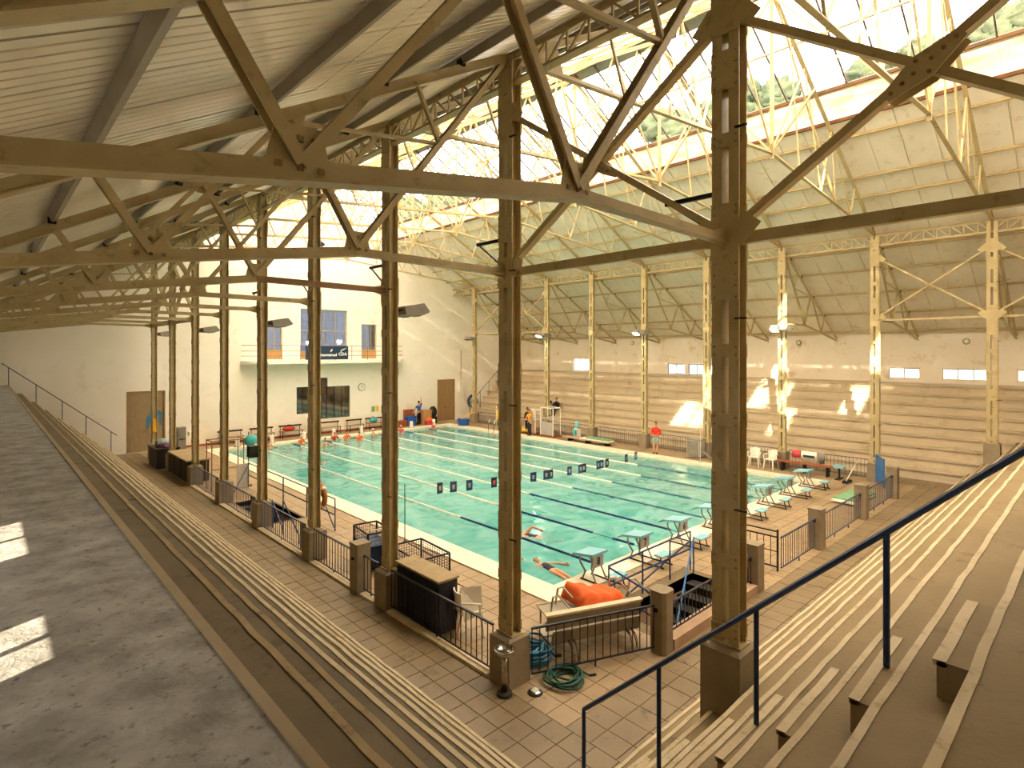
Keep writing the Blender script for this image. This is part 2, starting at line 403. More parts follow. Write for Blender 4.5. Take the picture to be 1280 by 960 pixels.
def pave(name, rects, holes, base_m, tile_m, keep):
    b = MB()
    for r in rects:
        for q in grid_rects(*r, holes): b.box(*q, -0.30, -0.014)
    o = struct(name, b, base_m)
    tiles = []
    for (x0, x1, y0, y1) in rects:
        nx, ny = round((x1-x0)/TS), round((y1-y0)/TS); sx, sy = (x1-x0)/nx, (y1-y0)/ny
        for i in range(nx):
            for j in range(ny):
                a, c = x0+i*sx, y0+j*sy
                if any(a+sx > h[0]+.02 and a < h[1]-.02 and c+sy > h[2]+.02 and c < h[3]-.02 for h in holes): continue
                tiles.append((a+sx/2, c+sy/2, sx, sy))
    tiles.sort(key=lambda t: (t[0]-CX)**2+(t[1]-CY)**2)
    g = 0.0028
    def tile_mb(mb, x, y, sx, sy, dz):
        hx_, hy_ = sx/2-g, sy/2-g; e = 0.004
        vs = [(x-hx_, y-hy_, -0.02), (x+hx_, y-hy_, -0.02), (x+hx_, y+hy_, -0.02), (x-hx_, y+hy_, -0.02),
              (x-hx_+e, y-hy_+e, dz), (x+hx_-e, y-hy_+e, dz), (x+hx_-e, y+hy_-e, dz), (x-hx_+e, y+hy_-e, dz)]
        mb.add(vs, [(0,1,5,4),(1,2,6,5),(2,3,7,6),(3,0,4,7),(4,5,6,7)])
    me = None
    cache = {}
    for (x, y, sx, sy) in tiles[:keep]:
        key = (round(sx, 3), round(sy, 3))
        if key not in cache:
            m = MB(); tile_mb(m, 0, 0, sx, sy, 0.0); cache[key] = m.mesh('paver', tile_m)
        t = link('paver', cache[key], o, (x, y, random.uniform(-0.004, 0.0)), (random.uniform(-.004, .004), random.uniform(-.004, .004), 0))
    rest = MB()
    for t in tiles[keep:]: tile_mb(rest, *t, random.uniform(-0.003, 0.0))
    if rest.v:
        part('distant_pavers', rest, tile_m, o, stuff=True)
    return o
pave('floor', [(LX0, DECK[0], NY0, YB), (DECK[0], DECK[1], NY0, DECK[2]), (DECK[1], RX0, NY0, YB)], [], M['joint'], M['tile'], 290)
pave('floor_pool_deck', [DECK], [POOL_O, ST_F, ST_L], M['joint'], M['deck'], 290)

# ---- pool basin, coping, water
b = MB()
b.box(-0.3, PW+0.3, -0.3, PL+0.3, -1.95, -1.75)
b.box(-0.3, 0, -0.3, PL+0.3, -1.75, -0.12); b.box(PW, PW+0.3, -0.3, PL+0.3, -1.75, -0.12)
b.box(0, PW, -0.3, 0, -1.75, -0.12); b.box(0, PW, PL, PL+0.3, -1.75, -0.12)
basin = struct('floor_pool_basin', b, M['pool_tile'])
for k in range(8):
    x = PW/8*(k+.5)
    part('lane_marking', MB().box(x-.13, x+.13, 1.6, PL-1.6, -1.752, -1.742), M['pool_dark'], basin)
cop = struct('trim_pool_coping')
def coping(x0, x1, y0, y1, along):
    n = round(((x1-x0) if along == 'x' else (y1-y0))/1.0)
    for i in range(n):
        m = MB(); g = .004
        if along == 'x':
            a, c = x0+(x1-x0)*i/n+g, x0+(x1-x0)*(i+1)/n-g; m.box(a, c, y0, y1, -0.14, 0.035)
        else:
            a, c = y0+(y1-y0)*i/n+g, y0+(y1-y0)*(i+1)/n-g; m.box(x0, x1, a, c, -0.14, 0.035)
        part('coping_slab', m, M['coping'], cop)
coping(-.7, .02, -.65, PL+.65, 'y'); coping(PW-.02, PW+.7, -.65, PL+.65, 'y')
coping(.02, PW-.02, -.65, .02, 'x'); coping(.02, PW-.02, PL-.02, PL+.65, 'x')
b = MB(); nx, ny = 2, 2
b.add([(0, 0, -.07), (PW, 0, -.07), (PW, PL, -.07), (0, PL, -.07)], [(0, 1, 2, 3)])
wt = link('pool_water', b.mesh('pool_water', M['water'])); wt['kind'] = 'stuff'
wt['label'] = 'rippling turquoise water filling the swimming pool'; wt['category'] = 'water'

# ---- stairwells going down through the deck
def stairwell(name, x0, x1, y0, y1, axis, top_at_max, m):
    o = struct(name)
    w = MB(); t = .02; zb = -1.6
    w.box(x0-.1, x0, y0-.1, y1+.1, zb, -.02); w.box(x1, x1+.1, y0-.1, y1+.1, zb, -.02)
    w.box(x0, x1, y0-.1, y0, zb, -.02); w.box(x0, x1, y1, y1+.1, zb, -.02); w.box(x0-.1, x1+.1, y0-.1, y1+.1, zb-.1, zb)
    part('side_wall', w, M['pink'], o)
    n = 9
    L = (x1-x0) if axis == 'x' else (y1-y0); td = L/n
    for i in range(n):
        z = -0.17*(i+1)
        if axis == 'x':
            a = x1-(i+1)*td if top_at_max else x0+i*td
            part('step', MB().box(a, a+td, y0, y1, zb, z), m, o)
        else:
            a = y1-(i+1)*td if top_at_max else y0+i*td
            part('step', MB().box(x0, x1, a, a+td, zb, z), m, o)
    return o
stairwell('trim_front_stairwell', *ST_F, 'x', True, M['dark'])
stairwell('trim_left_stairwell', *ST_L, 'y', True, mat('blue_black_step', '#2b3140', '#363c4b', rough=.6, nscale=3))

# ---- stands
def nosing(axis, c, a0, a1, z, sgn, m, parent, w=0.030, h=0.08, lip=.016):
    # strip along the lip of a step; sgn points towards the pool
    n = max(2, int(abs(a1-a0)/0.33)); vs = []; fs = []
    rn = random.Random(int(z*100)+int(c*10))
    for i in range(n+1):
        t = a0+(a1-a0)*i/n
        j = rn.uniform(-.008, .008); k = rn.uniform(.0, .004)
        for (dd, dz) in ((sgn*(lip-.002+j), -h), (sgn*(lip+.002+j), .004+k), (-sgn*w+j*.8, .006+k), (-sgn*w, -h)):
            p = (c+dd, t) if axis == 'y' else (t, c+dd)
            vs.append((p[0], p[1], z+dz))
    for i in range(n):
        for q in range(4): fs.append((i*4+q, i*4+(q+1) % 4, (i+1)*4+(q+1) % 4, (i+1)*4+q))
    fs += [(0, 1, 2, 3), (n*4+3, n*4+2, n*4+1, n*4)]
    part('nosing', MB().add(vs, fs), m, parent)
left_stand = thing('grandstand', 'shadowy stepped concrete stand along the left wall, with a rough grey top walkway', 'grandstand', (LX0, 0, 0))
for k in range(8):
    x = LX0-TLX*k; y0 = NY0-TNY*k
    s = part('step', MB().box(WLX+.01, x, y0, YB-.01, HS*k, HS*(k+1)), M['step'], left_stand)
    nosing('y', x, y0, YB-.02, HS*(k+1), 1, M['nosing'] if k < 6 else M['nosing_dark'], s)
xs = LX0-TLX*8
s = part('top_walkway', MB().box(WLX+.01, xs-.055, YF+.01, YB-.01, HS*8, TOP), M['slab'], left_stand, label='rough cracked grey cement walkway')
k_ = part('kerb', MB().box(xs-.055, xs, NY0-TNY*8, YB, HS*8, TOP+.012), M['riser'], left_stand)
near_stand = thing('grandstand', 'stepped concrete stand in the right foreground under the navy handrail', 'grandstand', (7, NY0, 0))
for k in range(9):
    y = NY0-TNY*k; x0, x1 = LX0-TLX*k, RX0+TLX*k
    e = TLX if k < 8 else -.005
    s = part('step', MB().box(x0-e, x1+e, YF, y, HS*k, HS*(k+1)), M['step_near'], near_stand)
    nosing('x', y, x0, x1, HS*(k+1), 1, M['nosing'], s)
for k in range(1, 8):
    y1 = NY0-TNY*(k+1)
    xa = max(-5.6, LX0-TLX*k+.05)
    st = part('half_step', MB().box(xa, -4.45, y1, y1+.235, HS*(k+1), HS*(k+1)+.215), M['step_near'], near_stand, label='half step block on the aisle')
    nosing('x', y1+.235, xa, -4.45, HS*(k+1)+.215, 1, M['nosing'], st, w=.05, h=.03)
right_stand = thing('grandstand', 'sunlit stepped concrete stand along the right wall behind the pale columns', 'grandstand', (RX0, 0, 0))
for k in range(9):
    x = RX0+TLX*k; y0 = NY0-TNY*k
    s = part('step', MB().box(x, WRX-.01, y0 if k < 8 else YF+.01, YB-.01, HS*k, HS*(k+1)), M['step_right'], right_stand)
    nosing('y', x, y0, YB-.02, HS*(k+1), -1, M['step_right'], s, h=.06, lip=.075)

# ---- walls
def wall(name, axis, c0, c1, a0, a1, ztop, holes, m, breaks=()):
    # axis 'x': wall spans x, thickness c0..c1 in y ; axis 'y': wall spans y, thickness c0..c1 in x
    bs = sorted({a0, a1, *breaks, *[h[0] for h in holes], *[h[1] for h in holes]}); mb = MB()
    for i in range(len(bs)-1):
        a, b_ = bs[i], bs[i+1]; mid = (a+b_)/2
        hs = sorted([h for h in holes if h[0] < mid < h[1]], key=lambda h: h[2])
        z = -0.3; spans = []
        for h in hs: spans.append((z, h[2])); z = h[3]
        for (p, q) in spans:
            if q > p+1e-4: mb.box(*((a, b_, c0, c1) if axis == 'x' else (c0, c1, a, b_)), p, q)
        za, zb = ztop(a), ztop(b_)
        if axis == 'x': pts = [(a, c0, z), (b_, c0, z), (b_, c0, zb), (a, c0, za)]; t = (0, c1-c0, 0)
        else: pts = [(c0, a, z), (c0, b_, z), (c0, b_, zb), (c0, a, za)]; t = (c1-c0, 0, 0)
        pts = [Vector(p)+Vector(t)/2 for p in pts]
        mb.plate(pts, t)
    return struct(name, mb, m)
gab = lambda x: zc(x)+0.235
HB = [(-4.03, -2.21, 0.0, 3.31), (16.31, 18.04, 0.0, 3.27),
      (5.19, 6.5, 1.40, 3.16), (6.5, 7.3, 0.95, 3.72), (7.3, 8.93, 0.95, 3.12),
      (3.32, 4.26, 4.98, 7.20), (5.45, 8.72, 4.98, 8.28), (9.80, 11.0, 4.98, 7.40)]
wall('wall_back', 'x', YB, YB+.3, WLX-.3, WRX+.3, gab, HB, M['wall'], (XC,))
wall('wall_front', 'x', YF-.3, YF, WLX-.3, WRX+.3, gab, [], M['wall'], (XC,))
WWIN = [(19.45, 21.3, 3.92, 4.92), (11.25, 12.6, 3.90, 4.62), (9.80, 11.0, 3.90, 4.62), (8.30, 9.45, 3.90, 4.62), (6.95, 8.0, 3.90, 4.62),
        (-2.08, -0.70, 4.06, 4.62), (-4.85, -3.0, 4.06, 4.62), (-7.7, -5.82, 4.06, 4.62)]
wall('wall_right', 'y', WRX, WRX+.3, YF, YB, lambda y: 6.52, WWIN, M['wall_r'])
LWIN = [(-3.9, -2.6, 4.0, 4.82), (-6.0, -5.2, 4.0, 4.82), (19.45, 21.3, 3.92, 4.92), (9.8, 11.0, 3.9, 4.6)]
wall('wall_left', 'y', WLX-.3, WLX, YF, YB, lambda y: 6.52, LWIN, M['wall'])
struct('trim_doorpost', MB().box(-9.32, -9.1, YB-.25, YB, TOP, 6.2), M['dark'])
band = MB().box(-2.15, 16.25, YB-.012, YB, 0, 0.98)
struct('trim_pale_dado', band, mat('white_dado', '#f6eee0', '#ece2ce', rough=.7, nscale=1))
struct('baseboard_back', MB().box(-2.15, 16.25, YB-.03, YB-.012, 0, 0.12), M['woodred'])

# ---- windows and doors of the back wall
def window(name, axis, c, x0, x1, z0, z1, nx, nz, glass, fm, fw=.05, skip=()):
    o = struct(name)
    fr = MB(); d = .05
    def bx(mb, a0, a1, p, q, dd=d):
        if axis == 'x': mb.box(a0, a1, c-dd/2, c+dd/2, p, q)
        else: mb.box(c-dd/2, c+dd/2, a0, a1, p, q)
    bx(fr, x0, x0+fw, z0, z1); bx(fr, x1-fw, x1, z0, z1); bx(fr, x0+fw, x1-fw, z0, z0+fw); bx(fr, x0+fw, x1-fw, z1-fw, z1)
    part('window_frame', fr, fm, o)
    for i in range(1, nx):
        m = MB(); xx = x0+(x1-x0)*i/nx; bx(m, xx-.02, xx+.02, z0+fw, z1-fw); part('mullion', m, fm, o)
    for j in range(1, nz):
        m = MB(); zz = z0+(z1-z0)*j/nz; bx(m, x0+fw, x1-fw, zz-.02, zz+.02, .045); part('glazing_bar', m, fm, o)
    for i in range(nx):
        for j in range(nz):
            m = MB(); bx(m, x0+(x1-x0)*i/nx+.005, x0+(x1-x0)*(i+1)/nx-.005, z0+(z1-z0)*j/nz+.005, z0+(z1-z0)*(j+1)/nz-.005, .008)
            part('pane', m, glass[(i+j*nx) % len(glass)] if isinstance(glass, list) else glass, o)
    return o
yw = YB+.16
window('window_1', 'x', yw, 3.32, 4.26, 5.55, 7.20, 2, 1, M['glass_win'], M['steel'])
window('window_2', 'x', yw, 5.45, 8.72, 5.45, 8.28, 4, 2, M['glass_win'], M['steel'])
window('window_3', 'x', yw, 9.80, 11.0, 5.55, 7.40, 3, 1, M['glass_win'], M['steel'])
window('window_4', 'x', yw, 5.19, 6.5, 1.40, 3.16, 3, 1, M['glass_smoke'], M['dark'], .03)
window('window_5', 'x', yw, 6.5, 7.3, 0.95, 3.72, 2, 1, M['glass_smoke'], M['dark'], .03)
window('window_6', 'x', yw, 7.3, 8.93, 0.95, 3.12, 3, 1, M['glass_smoke'], M['dark'], .03)
for i, (a, c, h) in enumerate([(3.32, 4.26, 5.55), (5.45, 8.72, 5.45), (9.8, 11.0, 5.55)]):
    struct('trim_%d' % (i+1), MB().box(a, c, YB+.10, YB+.2, 4.98, h), M['woodlight'])
room = MB()
room.box(2.4, 12.2, YB+.3, YB+3.2, 8.8, 8.9); room.box(2.4, 12.2, YB+.3, YB+3.2, 4.7, 4.8)
room.box(2.3, 2.4, YB+.3, YB+3.3, 4.7, 8.9); room.box(12.2, 12.3, YB+.3, YB+3.3, 4.7, 8.9)
struct('wall_upper_room', room, M['interior'])
struct('window_upper_room', MB().box(2.4, 12.2, YB+3.2, YB+3.22, 4.7, 8.9), translucent_mat('blue_blind', '#bcc4d2', '#98a6be', through=.02, diff=.3, nscale=1.2, stretch=(3, 1, .4)))  # added translucent sheet, brightens the upper panes with the blue of reflected sky
room = MB()
room.box(4.6, 9.6, YB+2.2, YB+2.3, 0, 4.1); room.box(4.6, 9.6, YB+.3, YB+2.2, 4.0, 4.1); room.box(4.6, 9.6, YB+.3, YB+2.2, -.1, 0)
room.box(4.5, 4.6, YB+.3, YB+2.3, 0, 4.1); room.box(9.6, 9.7, YB+.3, YB+2.3, 0, 4.1)
struct('wall_lower_room', room, M['interior_dark'])
def door(name, x0, x1, z1, m, leaves):
    o = struct(name)
    f = MB(); f.box(x0, x0+.07, YB+.02, YB+.16, 0, z1); f.box(x1-.07, x1, YB+.02, YB+.16, 0, z1); f.box(x0+.07, x1-.07, YB+.02, YB+.16, z1-.08, z1)
    part('door_frame', f, M['wood'], o)
    w = (x1-x0-.14)/leaves
    for i in range(leaves):
        a = x0+.07+i*w
        lf = part('door_leaf', MB().box(a+.004, a+w-.004, YB+.09, YB+.14, 0.0, z1-.085), m, o)
        for (p, q) in ((.15, 1.0), (1.15, 2.05), (2.2, z1-.3)):
            part('door_panel', MB().box(a+.09, a+w-.09, YB+.078, YB+.092, p, q), m, lf)
    kx = x0+.07+w*(1 if leaves > 1 else .85)
    part('door_handle', MB().box(kx-.1, kx-.06, YB+.05, YB+.09, 1.0, 1.16), M['chrome'], o)
    return o
dl = door('door_1', -4.03, -2.21, 3.31, M['doorbrown'], 2)
# blue bird mural across the left door
bird = MB()
def poly(mb, pts, y): mb.plate([(x, y, z) for x, z in pts], (0, .006, 0))
poly(bird, [(-3.12, 1.75), (-2.95, 2.05), (-2.85, 2.12), (-2.78, 1.95), (-2.95, 1.45), (-3.05, 1.2)], YB+.074)
poly(bird, [(-2.85, 2.12), (-2.55, 2.2), (-2.33, 2.1), (-2.4, 1.85), (-2.7, 1.95)], YB+.074)
poly(bird, [(-2.55, 1.85), (-2.4, 1.85), (-2.36, 1.3), (-2.48, 1.5)], YB+.074)
part('bird_mural', bird, M['bird'], dl, label='blue painted bird mural')
door('door_2', 16.31, 18.04, 3.27, M['wood'], 2)
n = 7
for i, (a, c, p, q) in enumerate(WWIN):
    window('window_%d' % n, 'y', WRX+.12, a, c, p, q, 2 if c-a < 1.5 else 3, 2 if i in (0,) else 1, M['winlight'], M['dark'] if 0 < i < 5 else M['steel'], .04); n += 1
for i, (a, c, p, q) in enumerate(LWIN):
    window('window_%d' % n, 'y', WLX-.15, a, c, p, q, 2, 1, M['glass'], M['steel'], .04); n += 1

# ---- roof: sheets, glazing, purlins
ROOF = 0.225                                          # sheet above the chord centre line
NP = 41; PWD = (YB-YF)/NP
def sheet(xa, xb, ribs, depth, y0, y1, lift=0.0, over=.012):
    mb = MB(); prof = []
    n = ribs; w = (y1-y0)/n
    for i in range(n):
        a = y0+i*w
        f0 = .78 if n > 1 else .93
        if n == 1: prof += [(a, 0), (a+w*.96, 0), (a+w*.965, .05), (a+w*.99, .05)]; continue
        prof += [(a, 0), (a+w*.78, 0), (a+w*.84, depth), (a+w*.94, depth)]
    prof.append((y1+over, 0))
    vs = []; fs = []; m = len(prof)
    for x in (xa, xb):
        for (y, d) in prof: vs.append((x, y, zc(x)+ROOF+d+lift))
    for i in range(m-1): fs.append((i, i+1, m+i+1, m+i))
    # thin upper skin closes the sheet
    o = len(vs)
    for x in (xa, xb):
        for y in (y0, y1+over): vs.append((x, y, zc(x)+ROOF+depth+.02+lift))
    fs += [(o, o+1, o+3, o+2), (0, m-1, o+1, o), (m, 2*m-1, o+3, o+2)]
    return mb.add(vs, fs)
ceil = struct('ceiling')
LG = -0.35                                             # left slope: lower edge of the glazing
RG0, RG1 = 11.1, 12.3                                 # right slope: glass / white strip / opaque
for (xa, xb, m, ribs) in ((WLX-.35, -6.6, 'sheet_left', 6), (-6.62, LG, 'sheet_left', 6), (RG1, 18.1, 'sheet_right', 1), (18.08, WRX+.35, 'sheet_right', 1)):
    me = sheet(xa, xb, ribs, .022, 0, PWD).mesh('roof_sheet', M[m])
    for j in range(NP):
        link('roof_sheet', me, ceil, (0, YF+j*PWD, random.uniform(-.004, .004)))
win_l = struct('window_skylight_left'); win_r = struct('window_skylight_right')
def pane_mesh(xa, xb, m, name):
    mb = MB(); g = .012; t = .012
    vs = []
    for z in (0, t):
        for x in (xa+g, xb-g):
            for y in (g, PWD-g): vs.append((x, y, zc(x)+ROOF+.01+z))
    mb.add(vs, [(0,1,3,2),(4,6,7,5),(0,4,5,1),(2,3,7,6),(0,2,6,4),(1,5,7,3)])
    return mb.mesh(name, m)
rows_l = [LG, 1.55, 3.45, 5.4, XC-.02]
CLEAR = set()
for (r, yv) in ((0, -3.1), (0, -2.15), (0, -1.2), (0, -6.8), (1, -5.9), (2, -4.9), (1, -9.7), (1, -4.9), (0, -4.0)):
    CLEAR.add((r, int((yv-YF)/PWD)))
for r in range(4):
    pf = pane_mesh(rows_l[r], rows_l[r+1], M['frost'], 'frosted_pane'); pc = pane_mesh(rows_l[r], rows_l[r+1], M['glass'], 'clear_pane')
    for j in range(NP):
        cl = (r, j) in CLEAR
        link('clear_pane' if cl else 'frosted_pane', pc if cl else pf, win_l, (0, YF+j*PWD, 0))
rows_r = [XC+.02, 9.2, RG0]
for r in range(2):
    pc = pane_mesh(rows_r[r], rows_r[r+1], M['glass'], 'clear_pane')
    for j in range(NP): link('clear_pane', pc, win_r, (0, YF+j*PWD, 0))
bm_ = sheet(RG0, RG1, 6, .03, 0, PWD).mesh('translucent_sheet', M['band'])
for j in range(NP): link('translucent_sheet', bm_, win_r, (0, YF+j*PWD, 0))
bl = MB().bar((0, 0, zc(LG)+ROOF-.01), (0, 0, 0), .01, .01)
M['glazing'] = mat('dark_glazing_bar', '#6b5b44', '#5c4d39', rough=.6, nscale=4)
def slopebar(xa, xb, w, h):
    return MB().prof((xa, 0, zc(xa)+ROOF-.005), (xb, 0, zc(xb)+ROOF-.005), [(-w/2, -h/2), (w/2, -h/2), (w/2, h/2), (-w/2, h/2)])
ml = slopebar(LG, XC-.03, .035, .05).mesh('glazing_bar', M['glazing']); mr = slopebar(XC+.03, RG0, .045, .06).mesh('glazing_bar', M['glazing'])
for j in range(NP+1):
    link('glazing_bar', ml, win_l, (0, YF+j*PWD, 0)); link('glazing_bar', mr, win_r, (0, YF+j*PWD, 0))
struct('trim_ridge', MB().prof((XC, YF, zc(XC)+ROOF), (XC, YB, zc(XC)+ROOF), [(-.35, -.16), (0, .02), (.35, -.16), (.35, -.12), (0, .08), (-.35, -.12)]), M['purlin'])
for nm, x in (('trim_upper_flashing', RG0), ('trim_lower_flashing', RG1)):
    struct(nm, MB().box(x-.05, x+.05, YF, YB, zc(x)+ROOF-.10, zc(x)+ROOF+.01), mat('rusty_flashing', '#5b4630', '#8a5a38', rough=.8, nscale=3))
struct('trim_left_flashing', MB().box(LG-.05, LG+.05, YF, YB, zc(LG)+ROOF-.12, zc(LG)+ROOF+.01), M['purlin'])
purl = [-10.6, -8.95, -7.3, -5.65, -4.3, -2.6, -1.3, -0.3, 1.55, 3.45, 5.4]
for i, x in enumerate(purl):
    for side in (0, 1):
        xx = x if side == 0 else 2*XC-x
        heavy = x < LG
        if side and 2.2 < x: hgt = .10
        z = zc(xx)+ROOF-.085
        nrm = SL if xx < XC else -SL
        mb = MB()
        w, h = (.07, .12) if heavy and side == 0 else (.05, .09)
        mb.chan((xx, YF, z), (xx, YB, z), w, h, .014, up=(-nrm, 0, 1), flip=1)
        where = 'left' if side == 0 else 'right'
        if heavy: lab = '%s roof purlin up from the %s eave, running under the %s' % (ORD[i], where, 'silvery corrugated sheets' if side == 0 else 'pale roof sheets')
        else: lab = '%s roof purlin up from the %s eave, running under the skylight' % (ORD[i], where)
        solo('roof_purlin', mb, M['purlin'] if side == 0 and heavy else M['steel'], lab, 'purlin', (xx, YF, z), 'purlins of the %s roof slope' % where)
# ================================================================== STEEL FRAME
STEEL = M['steel']
HB_ = 6.79                                            # knee / chord joint level
braced = {-1, 0, 6, 7}                                # bays with cross bracing, by their first column
# ---- columns
def make_column(base_z, ztop, side, k):
    row = 'left' if side == 0 else 'right'
    x = XL if side == 0 else XR; y = YK(k)
    if k == -1: lab = 'built-up steel column of the %s row behind the viewpoint' % row
    elif side == 0:
        lab = ['tall riveted steel column standing on the near stand, nearest and largest of all',
               'riveted steel column beside the drinking fountain at the corner of the pool deck',
               'riveted steel column with a floodlight, beside the dark storage box',
               'steel column with the orange lifebuoy on it', 'steel column beside the left stairwell, carrying a small black loudspeaker',
               'fifth steel column from the back in the left row, between stairwell and grey gate',
               'steel column at the near end of the dark storage counter', 'steel column at the far end of the dark storage counter',
               'farthest steel column of the left row, in front of the bird mural door'][k]
    else:
        lab = ['pale steel column on the near stand at the far right, nearest of the right row',
               'pale steel column beside the blue gate at the right corner of the deck',
               'pale steel column with sun streak and lit floodlight behind the plastic chairs',
               'pale steel column behind the grey cabinet, in the sun patches', 'pale steel column with a lit floodlight, left of the person in red',
               'pale steel column right of the pale blue wall window', 'pale steel column beside the white lifeguard frame',
               'pale steel column second from the back wall in the right row', 'farthest pale steel column of the right row, beside the coiled blue hose'][k]
    t = thing('steel_column', lab, 'column', (x, y, base_z), 0, 'steel columns of the %s row' % row)
    ph = 0.79 if not (side == 0 and k == 0) else 1.12
    zt = base_z+ph
    hw = .24
    ped = MB().box(x-hw, x+hw, y-hw, y+hw, base_z, zt-.03)
    ped.add([(x-hw, y-hw, zt-.03), (x+hw, y-hw, zt-.03), (x+hw, y+hw, zt-.03), (x-hw, y+hw, zt-.03),
             (x-hw+.05, y-hw+.05, zt), (x+hw-.05, y-hw+.05, zt), (x+hw-.05, y+hw-.05, zt), (x-hw+.05, y+hw-.05, zt)],
            [(0,1,5,4),(1,2,6,5),(2,3,7,6),(3,0,4,7),(4,5,6,7)])
    part('pedestal', ped, M['plinth'], t)
    wx, wy, f = .20, .33, .125
    for s in (-1, 1):                                  # two channels, webs outward
        m = MB(); yy = y+s*(wy/2-f/2)
        m.chan((x, yy, zt), (x, yy, ztop), f, wx, .014, up=(1, 0, 0), flip=s)
        part('channel', m, STEEL, t)
    rv = MB(); i = 0
    for zz in (HB_, 9.45):
        m = MB()
        for s in (-1, 1): m.box(x+s*(wx/2+.012)-.006, x+s*(wx/2+.012)+.006, y-wy/2-.006, y+wy/2+.006, zz-.26, zz+.26)
        part('joint_plate', m, STEEL, t)
    z = zt+.16
    part('base_plate', MB().box(x-wx/2-.03, x+wx/2+.03, y-wy/2-.03, y+wy/2+.03, zt, zt+.025), STEEL, t)
    lv = []
    while z < ztop-.2 and base_z < 3:
        big = (i % 3 == 2) if k < 2 else (i % 4 == 3)
        h = .46 if big else .16
        lv.append((z, h)); z += .82; i += 1
    for (z, h) in lv:
        m = MB()
        for s in (-1, 1):
            m.box(x+s*(wx/2+.006)-.006, x+s*(wx/2+.006)+.006, y-wy/2-.004, y+wy/2+.004, z-h/2, z+h/2)
        part('batten_plate', m, STEEL, t)
        if k <= 3:
            for yy in (-wy/2+.035, wy/2-.035):
                for q in range(2 if h < .2 else 4):
                    zz = z-h/2+.035+q*(h-.07)/(1 if h < .2 else 3)
                    for s in (-1, 1):
                        cx = x+s*(wx/2+.012); r = .013
                        rv.add([(cx, y+yy-r, zz-r), (cx, y+yy+r, zz-r), (cx, y+yy+r, zz+r), (cx, y+yy-r, zz+r), (cx+s*.012, y+yy, zz)], [(0,1,4),(1,2,4),(2,3,4),(3,0,4)])
    if rv.v: part('rivets', rv, M['rivet'], t, stuff=True)
    sb = MB()                                          # climbing pegs
    for q, zz in enumerate([zt+1.6+2.2*j for j in range(4)]):
        if zz > ztop-.5: break
        sd = 1 if side else -1
        sb.box(x-.14, x-.10, y-wy/2-.10, y-wy/2+.04, zz, zz+.018)
    part('step_pegs', sb, M['dark'], t, stuff=True)
    return t
for side in (0, 1):
    for k in range(-1, 9):
        y = YK(k)
        bz = 0.0
        if k == 0: bz = HS*3-.02 if side == 0 else HS*3-.02
        if k == 0 and side == 0: bz = .93
        if k == -1: bz = TOP
        make_column(bz, 10.36, side, k)

# ---- lattice girders along the column heads
for side, x in ((0, XL), (1, XR)):
    t = thing('lattice_girder', 'long %s lattice girder over the %s row of columns' % (('shadowy', 'left') if side == 0 else ('pale', 'right')), 'girder', (x, 0, 9.93))
    off = Vector((x, 0, 9.93))
    for z in (9.95, 10.37):
        part('girder_chord', MB().ang((x, YF, z), (x, YB, z), .16, .09, .014, up=(0, 0, 1 if z < 10.1 else -1)), STEEL, t)
    bay = 3.8/9; h = .40
    a = MB().bar((0, 0, -h/2), (0, bay, h/2), .035, .035).mesh('lacing_bar', STEEL)
    a2 = MB().bar((0, 0, h/2), (0, bay, -h/2), .035, .035).mesh('lacing_bar', STEEL)
    v = MB().bar((0, 0, -h/2), (0, 0, h/2), .03, .03, up=(1, 0, 0)).mesh('lacing_post', STEEL)
    n = int((YB-YF)/bay)
    for j in range(n):
        yy = YK(0)-bay*13+bay*j
        if yy < YF or yy+bay > YB: continue
        kb = (j-13) % 9
        link('lacing_bar', a if kb < 4.5 else a2, t, (0, yy, .23)); link('lacing_post', v, t, (0, yy, .23))

